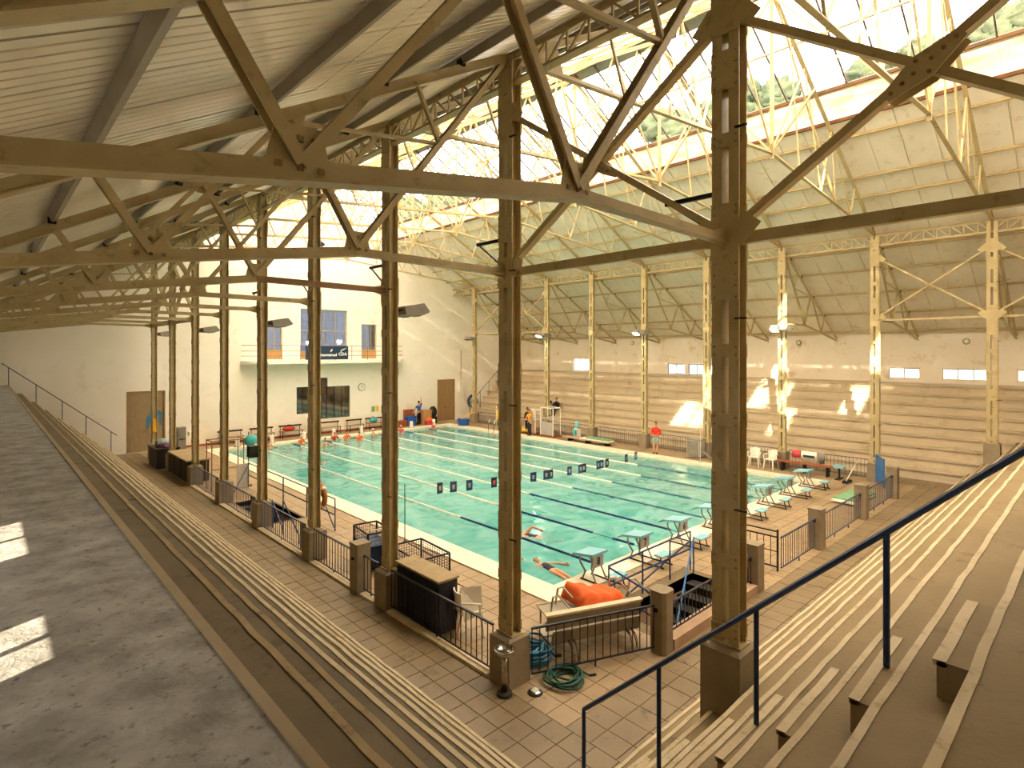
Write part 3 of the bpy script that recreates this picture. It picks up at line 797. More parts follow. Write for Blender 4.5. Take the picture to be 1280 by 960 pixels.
# ---- wind bracing between columns
def bracing(side, k):
    x = XL if side == 0 else XR; y0, y1 = YK(k), YK(k+1); zlo, zhi = HB_, 9.45
    row = 'left' if side == 0 else 'right'
    nm = {-1: 'nearest the viewpoint', 0: 'just beyond the nearest column', 6: 'second from the back wall', 7: 'next to the back wall'}[k]
    t = thing('cross_bracing', 'X-shaped steel cross bracing of the %s row, in the bay %s' % (row, nm), 'bracing', (x, y0, zlo), 0, None)
    w = .085 if side == 0 else .06
    d = (.12 if side == 0 else .07)
    part('strut', MB().chan((x, y0, zlo), (x, y1, zlo), .10, d+.01, .014), STEEL, t)
    ym, zm = (y0+y1)/2, (zlo+zhi)/2
    part('diagonal', MB().bar((x+.03, y0, zlo+.06), (x+.03, y1, zhi), w, d, up=(1, 0, 0)), STEEL, t)
    part('diagonal', MB().bar((x-.03, y0, zhi), (x-.03, y1, zlo+.06), w, d, up=(1, 0, 0)), STEEL, t)
    sg = -1 if k == -1 else 1
    fr_ = .060 if k == -1 else .045
    dy, dz = sg*(y1-y0)*fr_, (zhi-zlo)*fr_; px, pz = -sg*.085 if k == -1 else -sg*.06, .105 if k == -1 else .075
    if side: px, pz = px*.7, pz*.7
    gx = .09
    pts = [(ym-dy*1.3-px*.4, zm-dz*1.3-pz*.4), (ym-px, zm-pz), (ym+dy*1.3-px*.4, zm+dz*1.3-pz*.4), (ym+dy*1.3+px*.4, zm+dz*1.3+pz*.4), (ym+px, zm+pz), (ym-dy*1.3+px*.4, zm-dz*1.3+pz*.4)]
    g = part('centre_gusset', MB().plate([(x-gx, a, b_) for a, b_ in pts], (.014, 0, 0)).plate([(x+gx, a, b_) for a, b_ in pts], (.014, 0, 0)), STEEL, t)
    if k <= 0:
        for (f, e) in ((-1.1, 0), (-.7, 0), (-.3, .0), (.3, 0), (.7, 0), (1.1, 0), (0, .6), (0, -.6)):
            o = part('bolt', MB().lathe([(.022, 0), (.020, .014), (.008, .020)], 8, (0, 0, 0)), M['rivet'], g, world=False)
            o.location = Vector((x-gx-.007, ym+dy*f+px*e, zm+dz*f+pz*e))-wloc(g); o.rotation_euler = (0, -PI/2, 0)
    for (yy, s) in ((y0, 1), (y1, -1)):
        for (zz, u) in ((zlo, 1), (zhi, -1)):
            part('gusset_plate', MB().plate([(x-.105, yy-s*.1, zz-u*.14), (x-.105, yy+s*.22, zz-u*.08), (x-.105, yy+s*.42, zz+u*.14), (x-.105, yy+s*.3, zz+u*.24), (x-.105, yy-s*.1, zz+u*.1)], (.012, 0, 0)), STEEL, t)
for side in (0, 1):
    for k in sorted(braced): bracing(side, k)

# ---- trusses
def mirror(side, x): return x if side == 0 else 2*XC-x
def aisle_truss(side, k):
    y = YK(k); X = lambda x: mirror(side, x)
    row = 'left' if side == 0 else 'right'
    base = (X(-10.9), y, 6.1)
    if side == 0: lab = '%s roof truss over the left stand counted from the viewpoint, in shadow' % ORD[k]
    else: lab = '%s pale roof truss over the right stand counted from the near end' % ORD[k]
    t = thing('aisle_truss', lab, 'truss', base, 0, 'roof trusses over the %s stand' % row)
    big = side == 0
    P = lambda x, z: (X(x), y, z)
    zt = lambda x: zc(x)
    f = 1.0 if big else .72
    m = STEEL
    part('top_chord', MB().ang(P(-10.9, zt(-10.9)), P(-3.27, zt(-3.27)), .15*f, .15*f, .016, up=(0, 0, 1)), m, t)
    rm = M['rust'] if (big and k == 2) else m
    part('bottom_chord', MB().ang(P(-10.9, 6.10), P(-8.42, 6.48), .15*f, .13*f, .016), m, t)
    part('bottom_chord', MB().ang(P(-8.42, 6.48), P(-6.05, HB_+.02), .15*f, .13*f, .016), m, t)
    part('bottom_chord', MB().ang(P(-6.05, HB_+.02), P(-3.27, HB_), .13*f, .11*f, .016), rm, t)
    web = [((-8.42, 6.52), (-6.95, zt(-6.95)), .075), ((-8.42, 6.52), (-8.93, zt(-8.93)), .085), ((-6.05, 6.86), (-6.95, zt(-6.95)), .085),
           ((-6.05, 6.86), (-3.42, 10.25), .09), ((-5.13, zt(-5.13)), (-4.72, 8.58), .05), ((-6.95, zt(-6.95)-.1), (-4.72, 8.58), .045),
           ]
    for (a, b_, w) in web:
        if not w: continue
        part('web_member', MB().chan(P(*a), P(*b_), w*f*.9, w*f*1.25, .012, up=(0, 1, 0)), m, t)
    for (gx, gz, s) in ((-8.42, 6.5, 1), (-6.05, 6.84, 1)):
        g = part('gusset_plate', MB().plate([P(gx-.20, gz-.05), P(gx+.20, gz-.05), P(gx+.13, gz+.24), P(gx-.13, gz+.24)], (0, .014, 0)), m, t)
        if big and k <= 1:
            for q in (-.12, 0, .12):
                for dz in (0, .16):
                    for sy in (-1, 1):
                        bo = part('bolt', MB().box(X(gx+q*(1-.3*(dz > 0)))-.017, X(gx+q*(1-.3*(dz > 0)))+.017, y-.009+sy*.012-.006, y+.009+sy*.012-.006, gz+dz-.017, gz+dz+.017), M['rivet'], g)
    part('gusset_plate', MB().plate([P(-7.15, zt(-7.15)), P(-6.72, zt(-6.72)), P(-6.84, zt(-6.95)-.2), P(-7.02, zt(-6.95)-.2)], (0, .014, 0)), m, t)
    part('gusset_plate', MB().plate([P(-3.27, HB_+.16), P(-3.27, HB_-.16), P(-3.7, HB_-.05), P(-3.7, HB_+.05)], (0, .014, 0)), m, t)
    for px in (-8.95, -7.3, -5.65, -4.3):
        part('cleat', MB().box(X(px)-.05, X(px)+.05, y-.05, y+.05, zt(px)+.05, zt(px)+.15), M['dark'], t)
    return t
for side in (0, 1):
    for k in range(0, 9): aisle_truss(side, k)
def main_truss(k):
    y = YK(k); P = lambda x, z: (x, y, z)
    t = thing('hall_truss', '%s cream roof truss spanning the pool under the skylight, counted from the viewpoint' % ORD[k], 'truss', (XC, y, 10.3), 0, 'roof trusses over the pool')
    ZB = lambda x: 10.40+.95*(1-abs(x-XC)/(XC-XL)) if True else 0
    m = STEEL
    for s in (-1, 1):
        X = lambda d: XC+s*d
        part('top_chord', MB().ang(P(X(10.56), zc(XL)), P(X(0), zc(XC)), .13, .12, .014), m, t)
        part('bottom_chord', MB().ang(P(X(10.56), 10.40), P(X(0), 11.35), .11, .09, .012), m, t)
        for (a, b_, w) in (((7.85, 't'), (7.3, 'b'), .05), ((5.15, 't'), (4.1, 'b'), .055), ((2.6, 't'), (0, 'b'), .05), ((7.3, 'b'), (5.15, 't'), .04),
                           ((4.1, 'b'), (2.6, 't'), .04), ((0.3, 't'), (5.6, 'b'), .055), ((5.6, 'b'), (5.15, 't'), .04), ((1.3, 't'), (2.2, 'b'), .04)):
            za = zc(X(a[0])) if a[1] == 't' else ZB(X(a[0])); zb = zc(X(b_[0])) if b_[1] == 't' else ZB(X(b_[0]))
            part('web_member', MB().bar(P(X(a[0]), za), P(X(b_[0]), zb), w, w), m, t)
        part('gusset_plate', MB().plate([P(X(10.2), 10.36), P(X(9.2), 10.5), P(X(9.4), zc(X(9.4))), P(X(10.2), zc(X(10.2)))], (0, .012, 0)), m, t)
        part('gusset_plate', MB().plate([P(X(5.4), ZB(X(5.4))), P(X(5.8), ZB(X(5.8))), P(X(5.6), ZB(X(5.6))+.25)], (0, .012, 0)), m, t)
    part('king_post', MB().ang(P(XC, 11.15), P(XC, zc(XC)), .10, .10, .014, up=(0, 1, 0)), m, t)
    part('gusset_plate', MB().plate([P(XC-.25, 11.33), P(XC+.25, 11.33), P(XC+.12, 11.6), P(XC-.12, 11.6)], (0, .012, 0)), m, t)
for k in range(0, 9): main_truss(k)
for k in range(0, 8):                                   # ridge bracing between the king posts
    t = thing('ridge_bracing', 'thin cream ridge bracing in the %s bay from the viewpoint, between two king posts' % ORD[k], 'bracing', (XC, YK(k), 11.3), 0, 'ridge bracing')
    y0, y1 = YK(k), YK(k+1); ym = (y0+y1)/2
    part('diagonal', MB().bar((XC, y0, 11.35), (XC, ym, 13.7), .05, .05), STEEL, t)
    part('diagonal', MB().bar((XC, y1, 11.35), (XC, ym, 13.7), .05, .05), STEEL, t)
    part('diagonal', MB().bar((XC, ym, 13.7), (XC, y0, 15.95), .045, .045), STEEL, t)
    part('diagonal', MB().bar((XC, ym, 13.7), (XC, y1, 15.95), .045, .045), STEEL, t)
# ================================================================== FITTINGS ON THE COLUMNS
def floodlight(x, y, z, on, lab, rz=0.0):
    t = thing('floodlight', lab, 'floodlight', (x, y, z), rz, 'lit floodlights' if on else None)
    pt = lambda n, mb, m, **k: part(n, mb, m, t, world=False, **k)
    pt('bracket', MB().bar((-.12, 0, 0), (.12, 0, .02), .04, .05).bar((.10, -.2, .02), (.10, .55, .02), .035, .04), M['dark'])
    for j, yy in enumerate((-.08, .36)):
        hs = MB()
        q = [(.12, .10), (.62, .20), (.78, .02), (.50, -.09), (.16, -.07)]
        hs.plate([(a, yy, b) for a, b in q], (0, .34, 0))
        h = pt('lamp_housing', hs, M['grey'])
        ln = MB().plate([(.775, yy-.14, .0), (.775, yy+.14, .0), (.52, yy+.14, -.092), (.52, yy-.14, -.092)], (.006, 0, -.016))
        o = link('lamp_lens', ln.mesh('lamp_lens', M['lamp_on' if on and j == 0 else 'lamp_off']), h)
    return t
floodlight(XL+.1, YK(2), 6.35, False, 'unlit double floodlight on the column beside the dark storage box')
floodlight(XL+.1, YK(4), 6.35, False, 'unlit double floodlight on the column left of the balcony banner')
floodlight(XL+.1, YK(6), 6.35, False, 'unlit double floodlight on a far left column, third one from the viewpoint')
floodlight(XL+.1, YK(8), 6.35, False, 'unlit double floodlight on the farthest left column above the mural door')
floodlight(XR-.1, YK(2), 6.50, True, 'lit floodlight on the pale column behind the plastic chairs', PI)
floodlight(XR-.1, YK(4), 6.50, True, 'lit floodlight on the pale column left of the person in red', PI)
floodlight(XR-.1, YK(6), 6.50, True, 'lit floodlight on the pale column beside the white lifeguard frame', PI)
floodlight(XR-.1, YK(8), 6.40, False, 'unlit double floodlight on the farthest pale column of the right row', PI)
for i, k in enumerate((0, 1, 2, 3, 4)):
    y = YK(k)
    t = thing('lamp_bracket', 'empty black angle bracket on the %s column of the left row from the viewpoint' % ORD[k], 'bracket', (XL, y+.16, 7.0))
    part('arm', MB().bar((XL, y+.15, 7.37), (XL, y+.85, 7.37), .05, .05), M['black'], t)
    part('brace', MB().bar((XL, y+.80, 7.36), (XL, y+.16, 6.90), .025, .025), M['black'], t)
t = thing('loudspeaker', 'small black loudspeaker fixed to a left column above the stairwell', 'speaker', (XL-.17, YK(4), 2.2))
part('cabinet', MB().box(XL-.42, XL-.17, YK(4)-.14, YK(4)+.14, 2.2, 2.55), M['black'], t)
part('speaker_cone', MB().lathe([(.09, 0), (.03, .02)], 10, (XL-.30, YK(4), 2.36)), M['dark'], t)

# ================================================================== BALCONY, CLOCK, NOTICES
b = MB(); pts = []
x0, x1, yf = 1.75, 12.9, YB-1.15
for a in range(7): pts.append((x0+.9-.9*math.cos(a*PI/12), yf+.9-.9*math.sin(a*PI/12)))
for a in range(7): pts.append((x1-.9+.9*math.sin(a*PI/12), yf+.9-.9*math.cos(a*PI/12)))
outline = pts[:]
pts = [(x0, YB)]+pts+[(x1, YB)]
b.plate([(x, y, 4.80) for x, y in pts], (0, 0, .20))
bal = thing('balcony', 'cream balcony with rounded ends and thin pipe railing on the back wall', 'balcony', (XC, YB, 4.7))
part('balcony_slab', b, M['wall'], bal)
rail_pts = [(x0+.06, YB-.02)]+[(x+(.06 if x < 7 else -.06)*(1 if i in (0,1,2,11,12,13) else .3), y+.06) for i, (x, y) in enumerate(outline)]+[(x1-.06, YB-.02)]
for z in (5.2, 5.5, 5.85): part('rail', MB().tube([(x, y, z) for x, y in rail_pts], .018, 6), M['rust'], bal)
for x in [2.65+i*1.17 for i in range(9)]: part('rail_post', MB().tube([(x, yf+.06, 4.9), (x, yf+.06, 5.86)], .018, 6), M['rust'], bal)
ban = thing('banner', 'navy banner with white logos hanging on the balcony railing', 'banner', (6.75, yf-.02, 4.95))
yf += .055
part('cloth', MB().box(5.3, 8.22, yf-.03, yf-.012, 4.95, 5.82), M['banner'], ban)
FT = {}
def text_mesh(s, size, depth=.004, bold=0.0):
    key = (s, size, depth, bold)
    if key in FT: return FT[key]
    cu = bpy.data.curves.new('lettering', 'FONT'); cu.body = s; cu.size = size; cu.extrude = depth; cu.align_x = 'CENTER'; cu.align_y = 'CENTER'
    cu.offset = bold; cu.resolution_u = 2
    o = bpy.data.objects.new('lettering', cu)
    me = bpy.data.meshes.new_from_object(o); bpy.data.objects.remove(o); bpy.data.curves.remove(cu)
    FT[key] = me; return me
def letters(parent, s, size, loc, m, rot=(PI/2, 0, 0), bold=0.0, name='lettering'):
    me = text_mesh(s, size, .004, bold).copy(); me.materials.clear(); me.materials.append(m)
    o = link(name, me, parent, Vector(loc)-wloc(parent), rot); return o
letters(ban, 'Innovamed', .26, (6.83, yf-.034, 5.25), M['textwhite'], bold=.008)
letters(ban, 'CDA', .28, (7.82, yf-.034, 5.30), M['textwhite'], bold=.006)
part('logo', MB().plate([(7.62, yf-.034, 5.5), (7.9, yf-.034, 5.58), (8.1, yf-.034, 5.72), (7.86, yf-.034, 5.63)], (0, .006, 0)).plate([(7.66, yf-.034, 5.45), (7.72, yf-.034, 5.45), (7.80, yf-.034, 5.68)], (0, .006, 0)), M['textwhite'], ban)
part('logo', MB().plate([(6.95, yf-.034, 5.45), (7.08, yf-.034, 5.5), (7.1, yf-.034, 5.66), (6.98, yf-.034, 5.58)], (0, .006, 0)), M['textwhite'], ban)
part('logo', MB().plate([(6.9, yf-.034, 5.42), (7.06, yf-.034, 5.45), (7.02, yf-.034, 5.52)], (0, .006, 0)), M['red'], ban)
part('logo', MB().plate([(5.5, yf-.034, 5.15), (5.62, yf-.034, 5.15), (5.62, yf-.034, 5.6), (5.5, yf-.034, 5.6)], (0, .006, 0)).plate([(5.7, yf-.034, 5.15), (5.78, yf-.034, 5.15), (5.78, yf-.034, 5.5), (5.7, yf-.034, 5.5)], (0, .006, 0)), M['textwhite'], ban)
yf -= .055
t = thing('wall_clock', 'round pale clock on the back wall right of the smoked window', 'clock', (9.79, YB, 2.97))
def disc(mb, c, r, d, n=20, axis='y'):
    vs = []
    for s in (0, 1):
        for k in range(n):
            a = 2*PI*k/n
            if axis == 'y': vs.append((c[0]+r*math.cos(a), c[1]-s*d, c[2]+r*math.sin(a)))
            elif axis == 'x': vs.append((c[0]-s*d, c[1]+r*math.cos(a), c[2]+r*math.sin(a)))
    return mb.add(vs, [tuple(range(n)), tuple(range(n, 2*n))]+[(k, (k+1) % n, n+(k+1) % n, n+k) for k in range(n)])
part('clock_rim', disc(MB(), (9.79, YB, 2.97), .27, .05), M['grey'], t)
part('clock_face', disc(MB(), (9.79, YB-.05, 2.97), .23, .01), M['paper'], t)
part('clock_hand', MB().box(9.78, 9.80, YB-.07, YB-.062, 2.97, 3.14), M['textdark'], t)
part('clock_hand', MB().box(9.79, 9.90, YB-.07, YB-.062, 2.96, 2.98), M['textdark'], t)
t = thing('notice_sheet', 'pale green and white notice sheet low on the back wall beside the clock', 'notice', (10.9, YB, 1.35))
part('sheet', MB().box(10.5, 11.25, YB-.012, YB, 1.1, 1.65), M['paper'], t)
part('printed_block', MB().box(10.58, 10.85, YB-.016, YB-.012, 1.18, 1.55), M['green'], t)
part('printed_block', MB().box(10.93, 11.16, YB-.016, YB-.012, 1.18, 1.55), M['yellow'], t)
for i, (y, z) in enumerate(((3.82, 6.0), (-3.97, 5.97), (15.5, 6.1))):
    t = thing('wall_lamp', 'small round %s wall lamp high on the right wall' % ['middle', 'nearest', 'farthest'][i], 'lamp', (WRX, y, z))
    part('lamp_base', disc(MB(), (WRX, y, z), .15, .05, axis='x'), M['grey'], t)
    part('lamp_dome', MB().ell((WRX-.05, y, z), .09, .11, .11, 10, 6), M['paper'], t)
t = thing('extractor_fan', 'dark round fan high on the back wall between the left columns', 'fan', (6.7, YB, 12.3))
part('fan_ring', disc(MB(), (6.72, YB, 12.35), .45, .12), M['dark'], t)
part('fan_hub', disc(MB(), (6.72, YB-.12, 12.35), .12, .06), M['chrome'], t)
for k in range(4):
    a = k*PI/2+.4
    part('fan_blade', MB().plate([(6.72+.1*math.cos(a), YB-.14, 12.35+.1*math.sin(a)), (6.72+.42*math.cos(a-.3), YB-.15, 12.35+.42*math.sin(a-.3)), (6.72+.42*math.cos(a+.25), YB-.13, 12.35+.42*math.sin(a+.25))], (0, .01, 0)), M['chrome'], t)

# ================================================================== FENCES, PILLARS, RAILS
def fence(p0, p1, lab, m, zt=.88, zb=.10, sp=.145, group=None, feet=True, panel=0.0):
    p0, p1 = Vector((*p0, 0)), Vector((*p1, 0)); d = p1-p0; L = d.length; d.normalize()
    t = thing('fence', lab, 'fence', p0, math.atan2(d.y, d.x), group)
    pt = lambda n, mb: part(n, mb, m, t, world=False)
    pt('top_rail', MB().box(0, L, -.02, .02, zt-.03, zt)); pt('bottom_rail', MB().box(0, L, -.014, .014, zb, zb+.025))
    me = MB().box(-.007, .007, -.007, .007, zb+.02, zt-.025).mesh('baluster', m)
    n = max(2, int(L/sp)); 
    for i in range(n+1): link('baluster', me, t, (L*i/n if 0 < i < n else (.01 if i == 0 else L-.01), 0, 0))
    if feet:
        for f in ((.5,) if L < 3.4 else (.33, .67)): pt('foot', MB().box(L*f-.012, L*f+.012, -.012, .012, 0, zb))
    else:
        for f in (.004, .996): pt('foot', MB().box(L*f-.012, L*f+.012, -.012, .012, 0, zb))
    if panel: part('sheet_panel', MB().box(.0, panel, -.03, -.022, zb+.03, zt-.04), M['lightgrey'], t, world=False)
    return t
FX = -3.40
lf = M['blackfence']; bf = M['bluefence']
fence((FX, -1.74), (FX, 1.52), 'black bar fence left of the deck between the corner column and the dark storage box', lf)
fence((FX, 2.05), (FX, 2.68), 'short black bar fence between a square pillar and the floodlight column', lf)
fence((FX, 3.04), (FX, 5.33), 'black bar fence in front of the cage trolley', lf, group=None)
fence((FX, 5.86), (FX, 9.13), 'blue grey bar fence left of the lifebuoy column', bf, panel=.4)
fence((FX, 9.66), (FX, 12.93), 'blue grey bar fence along the open left stairwell', bf, panel=.45)
fence((FX, 13.46), (FX, 16.73), 'blue grey bar fence beside the tall pipe frames', bf, panel=.4)
fence((-3.03, -2.28), (-.80, -3.20), 'black bar fence set diagonally behind the pale bench', lf)
fence((-.44, -3.27), (3.05, -3.27), 'black bar fence in front of the stair opening', lf, zt=.82, zb=.27, feet=False)
fence((4.75, -3.27), (7.08, -3.27), 'blue grey bar fence between the open gate and a square pillar', bf)
fence((7.46, -3.27), (11.15, -3.27), 'blue grey bar fence midway along the right part of the front aisle', bf)
fence((11.53, -3.27), (15.0, -3.27), 'blue grey bar fence nearest the bright blue gate', bf)
RFX = 17.95
rl = ['with the towels hung over it', 'behind the white plastic chairs', 'behind the grey cabinet', 'behind the person in red',
      'behind the long mat bench', 'beside the white lifeguard frame', 'at the far right corner of the pool']
for i, k in enumerate(range(1, 8)):
    fence((RFX, YK(k)+.27), (RFX, YK(k+1)-.27), 'bar fence along the right deck %s' % rl[i], bf, group=None)
def pillar(x, y, h, lab, w=.34, round_=False):
    t = thing('fence_pillar', lab, 'pillar', (x, y, 0))
    a = w/2
    if round_:
        c = .06; pts = [(-a+c, -a), (a-c, -a), (a, -a+c), (a, a-c), (a-c, a), (-a+c, a), (-a, a-c), (-a, -a+c)]
    else: pts = [(-a, -a), (a, -a), (a, a), (-a, a)]
    part('shaft', MB().plate([(x+p, y+q, (h-.02)/2) for p, q in pts], (0, 0, h-.02)), M['plinth'], t)
    part('cap', MB().plate([(x+p*1.06, y+q*1.06, h-.02) for p, q in pts], (0, 0, .05)), M['plinth'], t)
    part('hinge', MB().box(x-a-.04, x+a+.04, y-.03, y+.03, h-.36, h-.30), M['dark'], t)
pillar(-3.40, 2.86, 1.13, 'square concrete pillar beside the cage trolley')
pillar(-.63, -3.25, 1.13, 'bevelled concrete pillar between the pale bench and the stair opening', round_=True)
pillar(3.24, -3.25, 1.08, 'concrete pillar half hidden behind the nearest column')
pillar(7.27, -3.25, 1.12, 'concrete pillar in the middle of the front fence, with a bolt on top')
pillar(11.34, -3.25, 1.12, 'concrete pillar of the front fence beside the green mats')
pillar(15.18, -3.25, 1.15, 'concrete pillar at the far right end of the front fence beside the blue gate')
struct('trim_stair_kerb', MB().box(-.46, 3.06, -3.42, -3.12, 0, .2), M['pink'])
kb = MB()
for a, c in ((-1.7, 1.5), (2.1, 2.66), (3.06, 5.3), (5.9, 9.1), (9.7, 12.9), (13.5, 16.7)): kb.box(-3.52, -3.30, a, c, 0, .055)
struct('trim_left_kerb', kb, M['nosing'])
# open gate leaf
t = thing('gate', 'black barred gate leaf standing open beside the nearest column', 'gate', (4.72, -3.2, 0))
g = MB()
for z in (.12, .86, 1.0): g.box(4.70, 4.74, -3.2, -1.65, z-.015, z+.015)
part('gate_frame', g, M['blackfence'], t)
for y in (-3.2, -1.65): part('gate_stile', MB().box(4.70, 4.74, y-.02, y+.02, 0.02, 1.05), M['blackfence'], t)
part('gate_rail', MB().box(4.71, 4.73, -3.18, -1.67, .49, .51), M['blackfence'], t)
for i in range(1, 9): part('gate_bar', MB().box(4.713, 4.727, -3.2+i*.172-.007, -3.2+i*.172+.007, .13, .87), M['blackfence'], t)
t = thing('gate', 'bright blue sheet gate at the right corner of the deck', 'gate', (16.4, -2.6, 0), 0)
gp = [(16.5, -2.66), (17.55, -2.12)]
part('gate_sheet', MB().plate([(*gp[0], .15), (*gp[1], .15), (*gp[1], 1.15), (*gp[0], 1.15)], (.006, -.012, 0)), M['brightblue'], t)
for z in (.13, .65, 1.16): part('gate_rail', MB().bar((*gp[0], z), (*gp[1], z), .03, .04), M['brightblue'], t)
for p in gp: part('gate_stile', MB().bar((*p, .03), (*p, 1.2), .04, .04), M['brightblue'], t)

def pipe_rail(name, lab, runs, m, r=.02, cat='railing'):
    p = runs[0][1][0]
    t = thing(name, lab, cat, (p[0], p[1], 0))
    for nm, pts in runs: part(nm, MB().tube(pts, r, 6), m, t)
    return t
y = -1.62
pipe_rail('guard_rail', 'navy pipe guard rail around the front stair opening', [
    ('top_rail', [(-.05, y, .0), (-.05, y, .95), (3.3, y, .95), (3.3, y, 0)]), ('middle_rail', [(-.05, y, .52), (3.3, y, .52)]), ('middle_rail', [(.3, y, .08), (3.3, y, .72)]),
    ('rail_post', [(1.2, y, 0), (1.2, y, .95)]), ('rail_post', [(2.35, y, 0), (2.35, y, .95)]),
    ('side_rail', [(-.05, y, .92), (-.50, -3.12, .88)]), ('side_rail', [(-.05, y, .5), (-.50, -3.12, .45)])], M['blue'], .021)
pipe_rail('stair_handrail', 'blue handrail slanting down into the front stair opening', [('handrail', [(3.05, -1.85, .0), (3.05, -1.85, .92), (.35, -2.9, -.35)]), ('rail_post', [(1.7, -2.38, -.9), (1.7, -2.38, .28)])], M['brightblue'], .02)
x = -1.84
pipe_rail('guard_rail', 'dark blue pipe guard rail on the deck beside the left stairwell', [
    ('top_rail', [(x, 15.0, 0), (x, 15.0, .98), (x, 7.34, .98), (x, 7.34, 0)]), ('middle_rail', [(x, 15.0, .5), (x, 7.34, .5)])]
    + [('rail_post', [(x, yy, 0), (x, yy, .98)]) for yy in (13.2, 11.39, 9.38)] + [('brace', [(x, 7.4, .1), (x, 8.3, .95)]), ('brace', [(x, 14.9, .95), (x-.9, 14.0, .05)])], M['bluefence'], .022)
pipe_rail('stair_handrail', 'dark handrail folded above the left stairwell fence', [('handrail', [(-3.1, 7.0, .0), (-3.1, 7.0, .25), (-3.1, 8.15, 1.02), (-3.1, 8.15, .0)]), ('handrail', [(-3.1, 8.15, .12), (-3.1, 9.0, .85), (-3.1, 9.0, 0)])], M['blue'], .022)
# handrails of the stands
yr = NY0-.2
pts = [(-5.0, -5.03, 0.43), (-5.0, -5.03, 1.64), (-5.0, -9.3, 1.64+.918*4.27)]
t = pipe_rail('handrail', 'navy pipe handrail rising across the right foreground over the near stand', [('handrail', pts)], M['blue'], .024)
for yy in (-5.95, -6.88, -7.81, -8.72):
    k = int((NY0-yy)/TNY)
    part('rail_post', MB().tube([(-5.0, yy, HS*(k+1)-.01), (-5.0, yy, 1.64+.918*(-5.03-yy))], .022, 8), M['blue'], t)
def back_rail(s, lab):
    X = lambda x: mirror(s, x)
    y = YB-.35
    t = pipe_rail('handrail', lab, [('handrail', [(X(-9.0), y, 4.93), (X(-4.5), y, 1.07)])], M['bluefence'], .024)
    for x in (-8.75, -7.75, -6.75, -5.8, -4.75):
        k = int((LX0-x)/TLX); zz = HS*(k+1) if x < LX0 else 0
        part('rail_post', MB().tube([(X(x), y, zz), (X(x), y, 4.93+(x+9.0)*-.858)], .02, 6), M['bluefence'], t)
back_rail(0, 'dark handrail along the back wall over the left stand'); back_rail(1, 'dark handrail along the back wall over the right stand')

# ================================================================== POOL FITTINGS
LW = PW/8
M['slatefloat'] = mat('slate_blue_float', '#4d7886', '#41697a', rough=.5, nscale=6)
def lane_rope(k):
    x = LW*k; nd = [5.9, 6.0, 6.6, 6.1, 5.6, 5.5, 7.0][k-1]
    t = thing('lane_rope', '%s floating lane rope from the left pool edge, navy near the blocks and white beyond' % ORD[k-1], 'lane rope', (x, .02, -.05), 0, 'lane ropes')
    dk, wh = MB(), MB(); y = .5; n = 6
    ph = random.random()
    while y < PL-.4:
        mb = dk if y < nd or (PL-y) < 1.4 else wh
        if not (k in (2, 5) and 1.2 < y < 1.9):
            vs = []
            wob = .03*math.sin(y*.5+ph*6)
            for yy in (y, y+.10):
                for q in range(n): vs.append((x+wob+.042*math.cos(2*PI*q/n), yy, -.055+.042*math.sin(2*PI*q/n)))
            mb.add(vs, [(q, (q+1) % n, n+(q+1) % n, n+q) for q in range(n)]+[tuple(range(n)), tuple(range(n, 2*n))])
        y += .125
    part('cable', MB().tube([(x, .02, -.05), (x, PL-.02, -.05)], .008, 4), M['dark'], t)
    part('navy_floats', dk, M['blue'] if k < 4 else M['slatefloat'], t, stuff=True); part('white_floats', wh, M['white'], t, stuff=True)
for k in range(1, 8): lane_rope(k)
def starting_block():
    t = thing('starting_block', '', 'starting block', (0, 0, 0.035))
    P = lambda n, mb, m: part(n, mb, m, t, world=False)
    zt = .66
    pl = MB().plate([(-.29, .28, zt-.08), (.29, .28, zt-.08), (.29, -.30, zt), (-.29, -.30, zt)], (0, .008, .06))
    P('platform', pl, M['cyan'])
    for s in (-1, 1):
        P('leg', MB().tube([(s*.17, .18, zt-.08), (s*.19, .16, .40), (s*.17, .02, .20), (s*.19, .10, 0)], .024, 6), M['grey'])
        P('leg', MB().tube([(s*.17, -.20, zt-.02), (s*.18, -.18, .3), (s*.20, -.32, .02)], .022, 6), M['grey'])
        P('foot_rail', MB().tube([(s*.20, .14, .012), (s*.20, -.92, .012)], .02, 6), M['dark'])
        P('step_leg', MB().tube([(s*.16, -.80, .27), (s*.18, -.86, .012)], .018, 6), M['dark'])
    P('number_plate', MB().box(-.19, .19, -.245, -.225, .33, .60), M['lightgrey'])
    P('grab_bar', MB().tube([(-.26, .24, zt-.08), (-.26, .42, zt-.16), (.26, .42, zt-.16), (.26, .24, zt-.08)], .016, 6), M['chrome'])
    P('step', MB().box(-.24, .24, -.92, -.66, .27, .31), M['cyan'])
    return t
sb = starting_block()
blocks = [sb]+[dup(sb) for i in range(7)]
NUMW = ['eight', 'seven', 'six', 'five', 'four', 'three', 'two', 'one']
for i, t in enumerate(blocks):
    t.location = (LW*(i+.5), -.30, .036)
    t['label'] = 'pale blue starting block, %s along from the bench end, its plate reading %s' % (ORD[i], NUMW[i]); t['group'] = 'starting blocks'
    me = text_mesh(str(8-i), .25, .003, .006).copy(); me.materials.clear(); me.materials.append(M['textdark'])
    link('number', me, t, (0, -.25, .465), (PI/2, 0, 0))
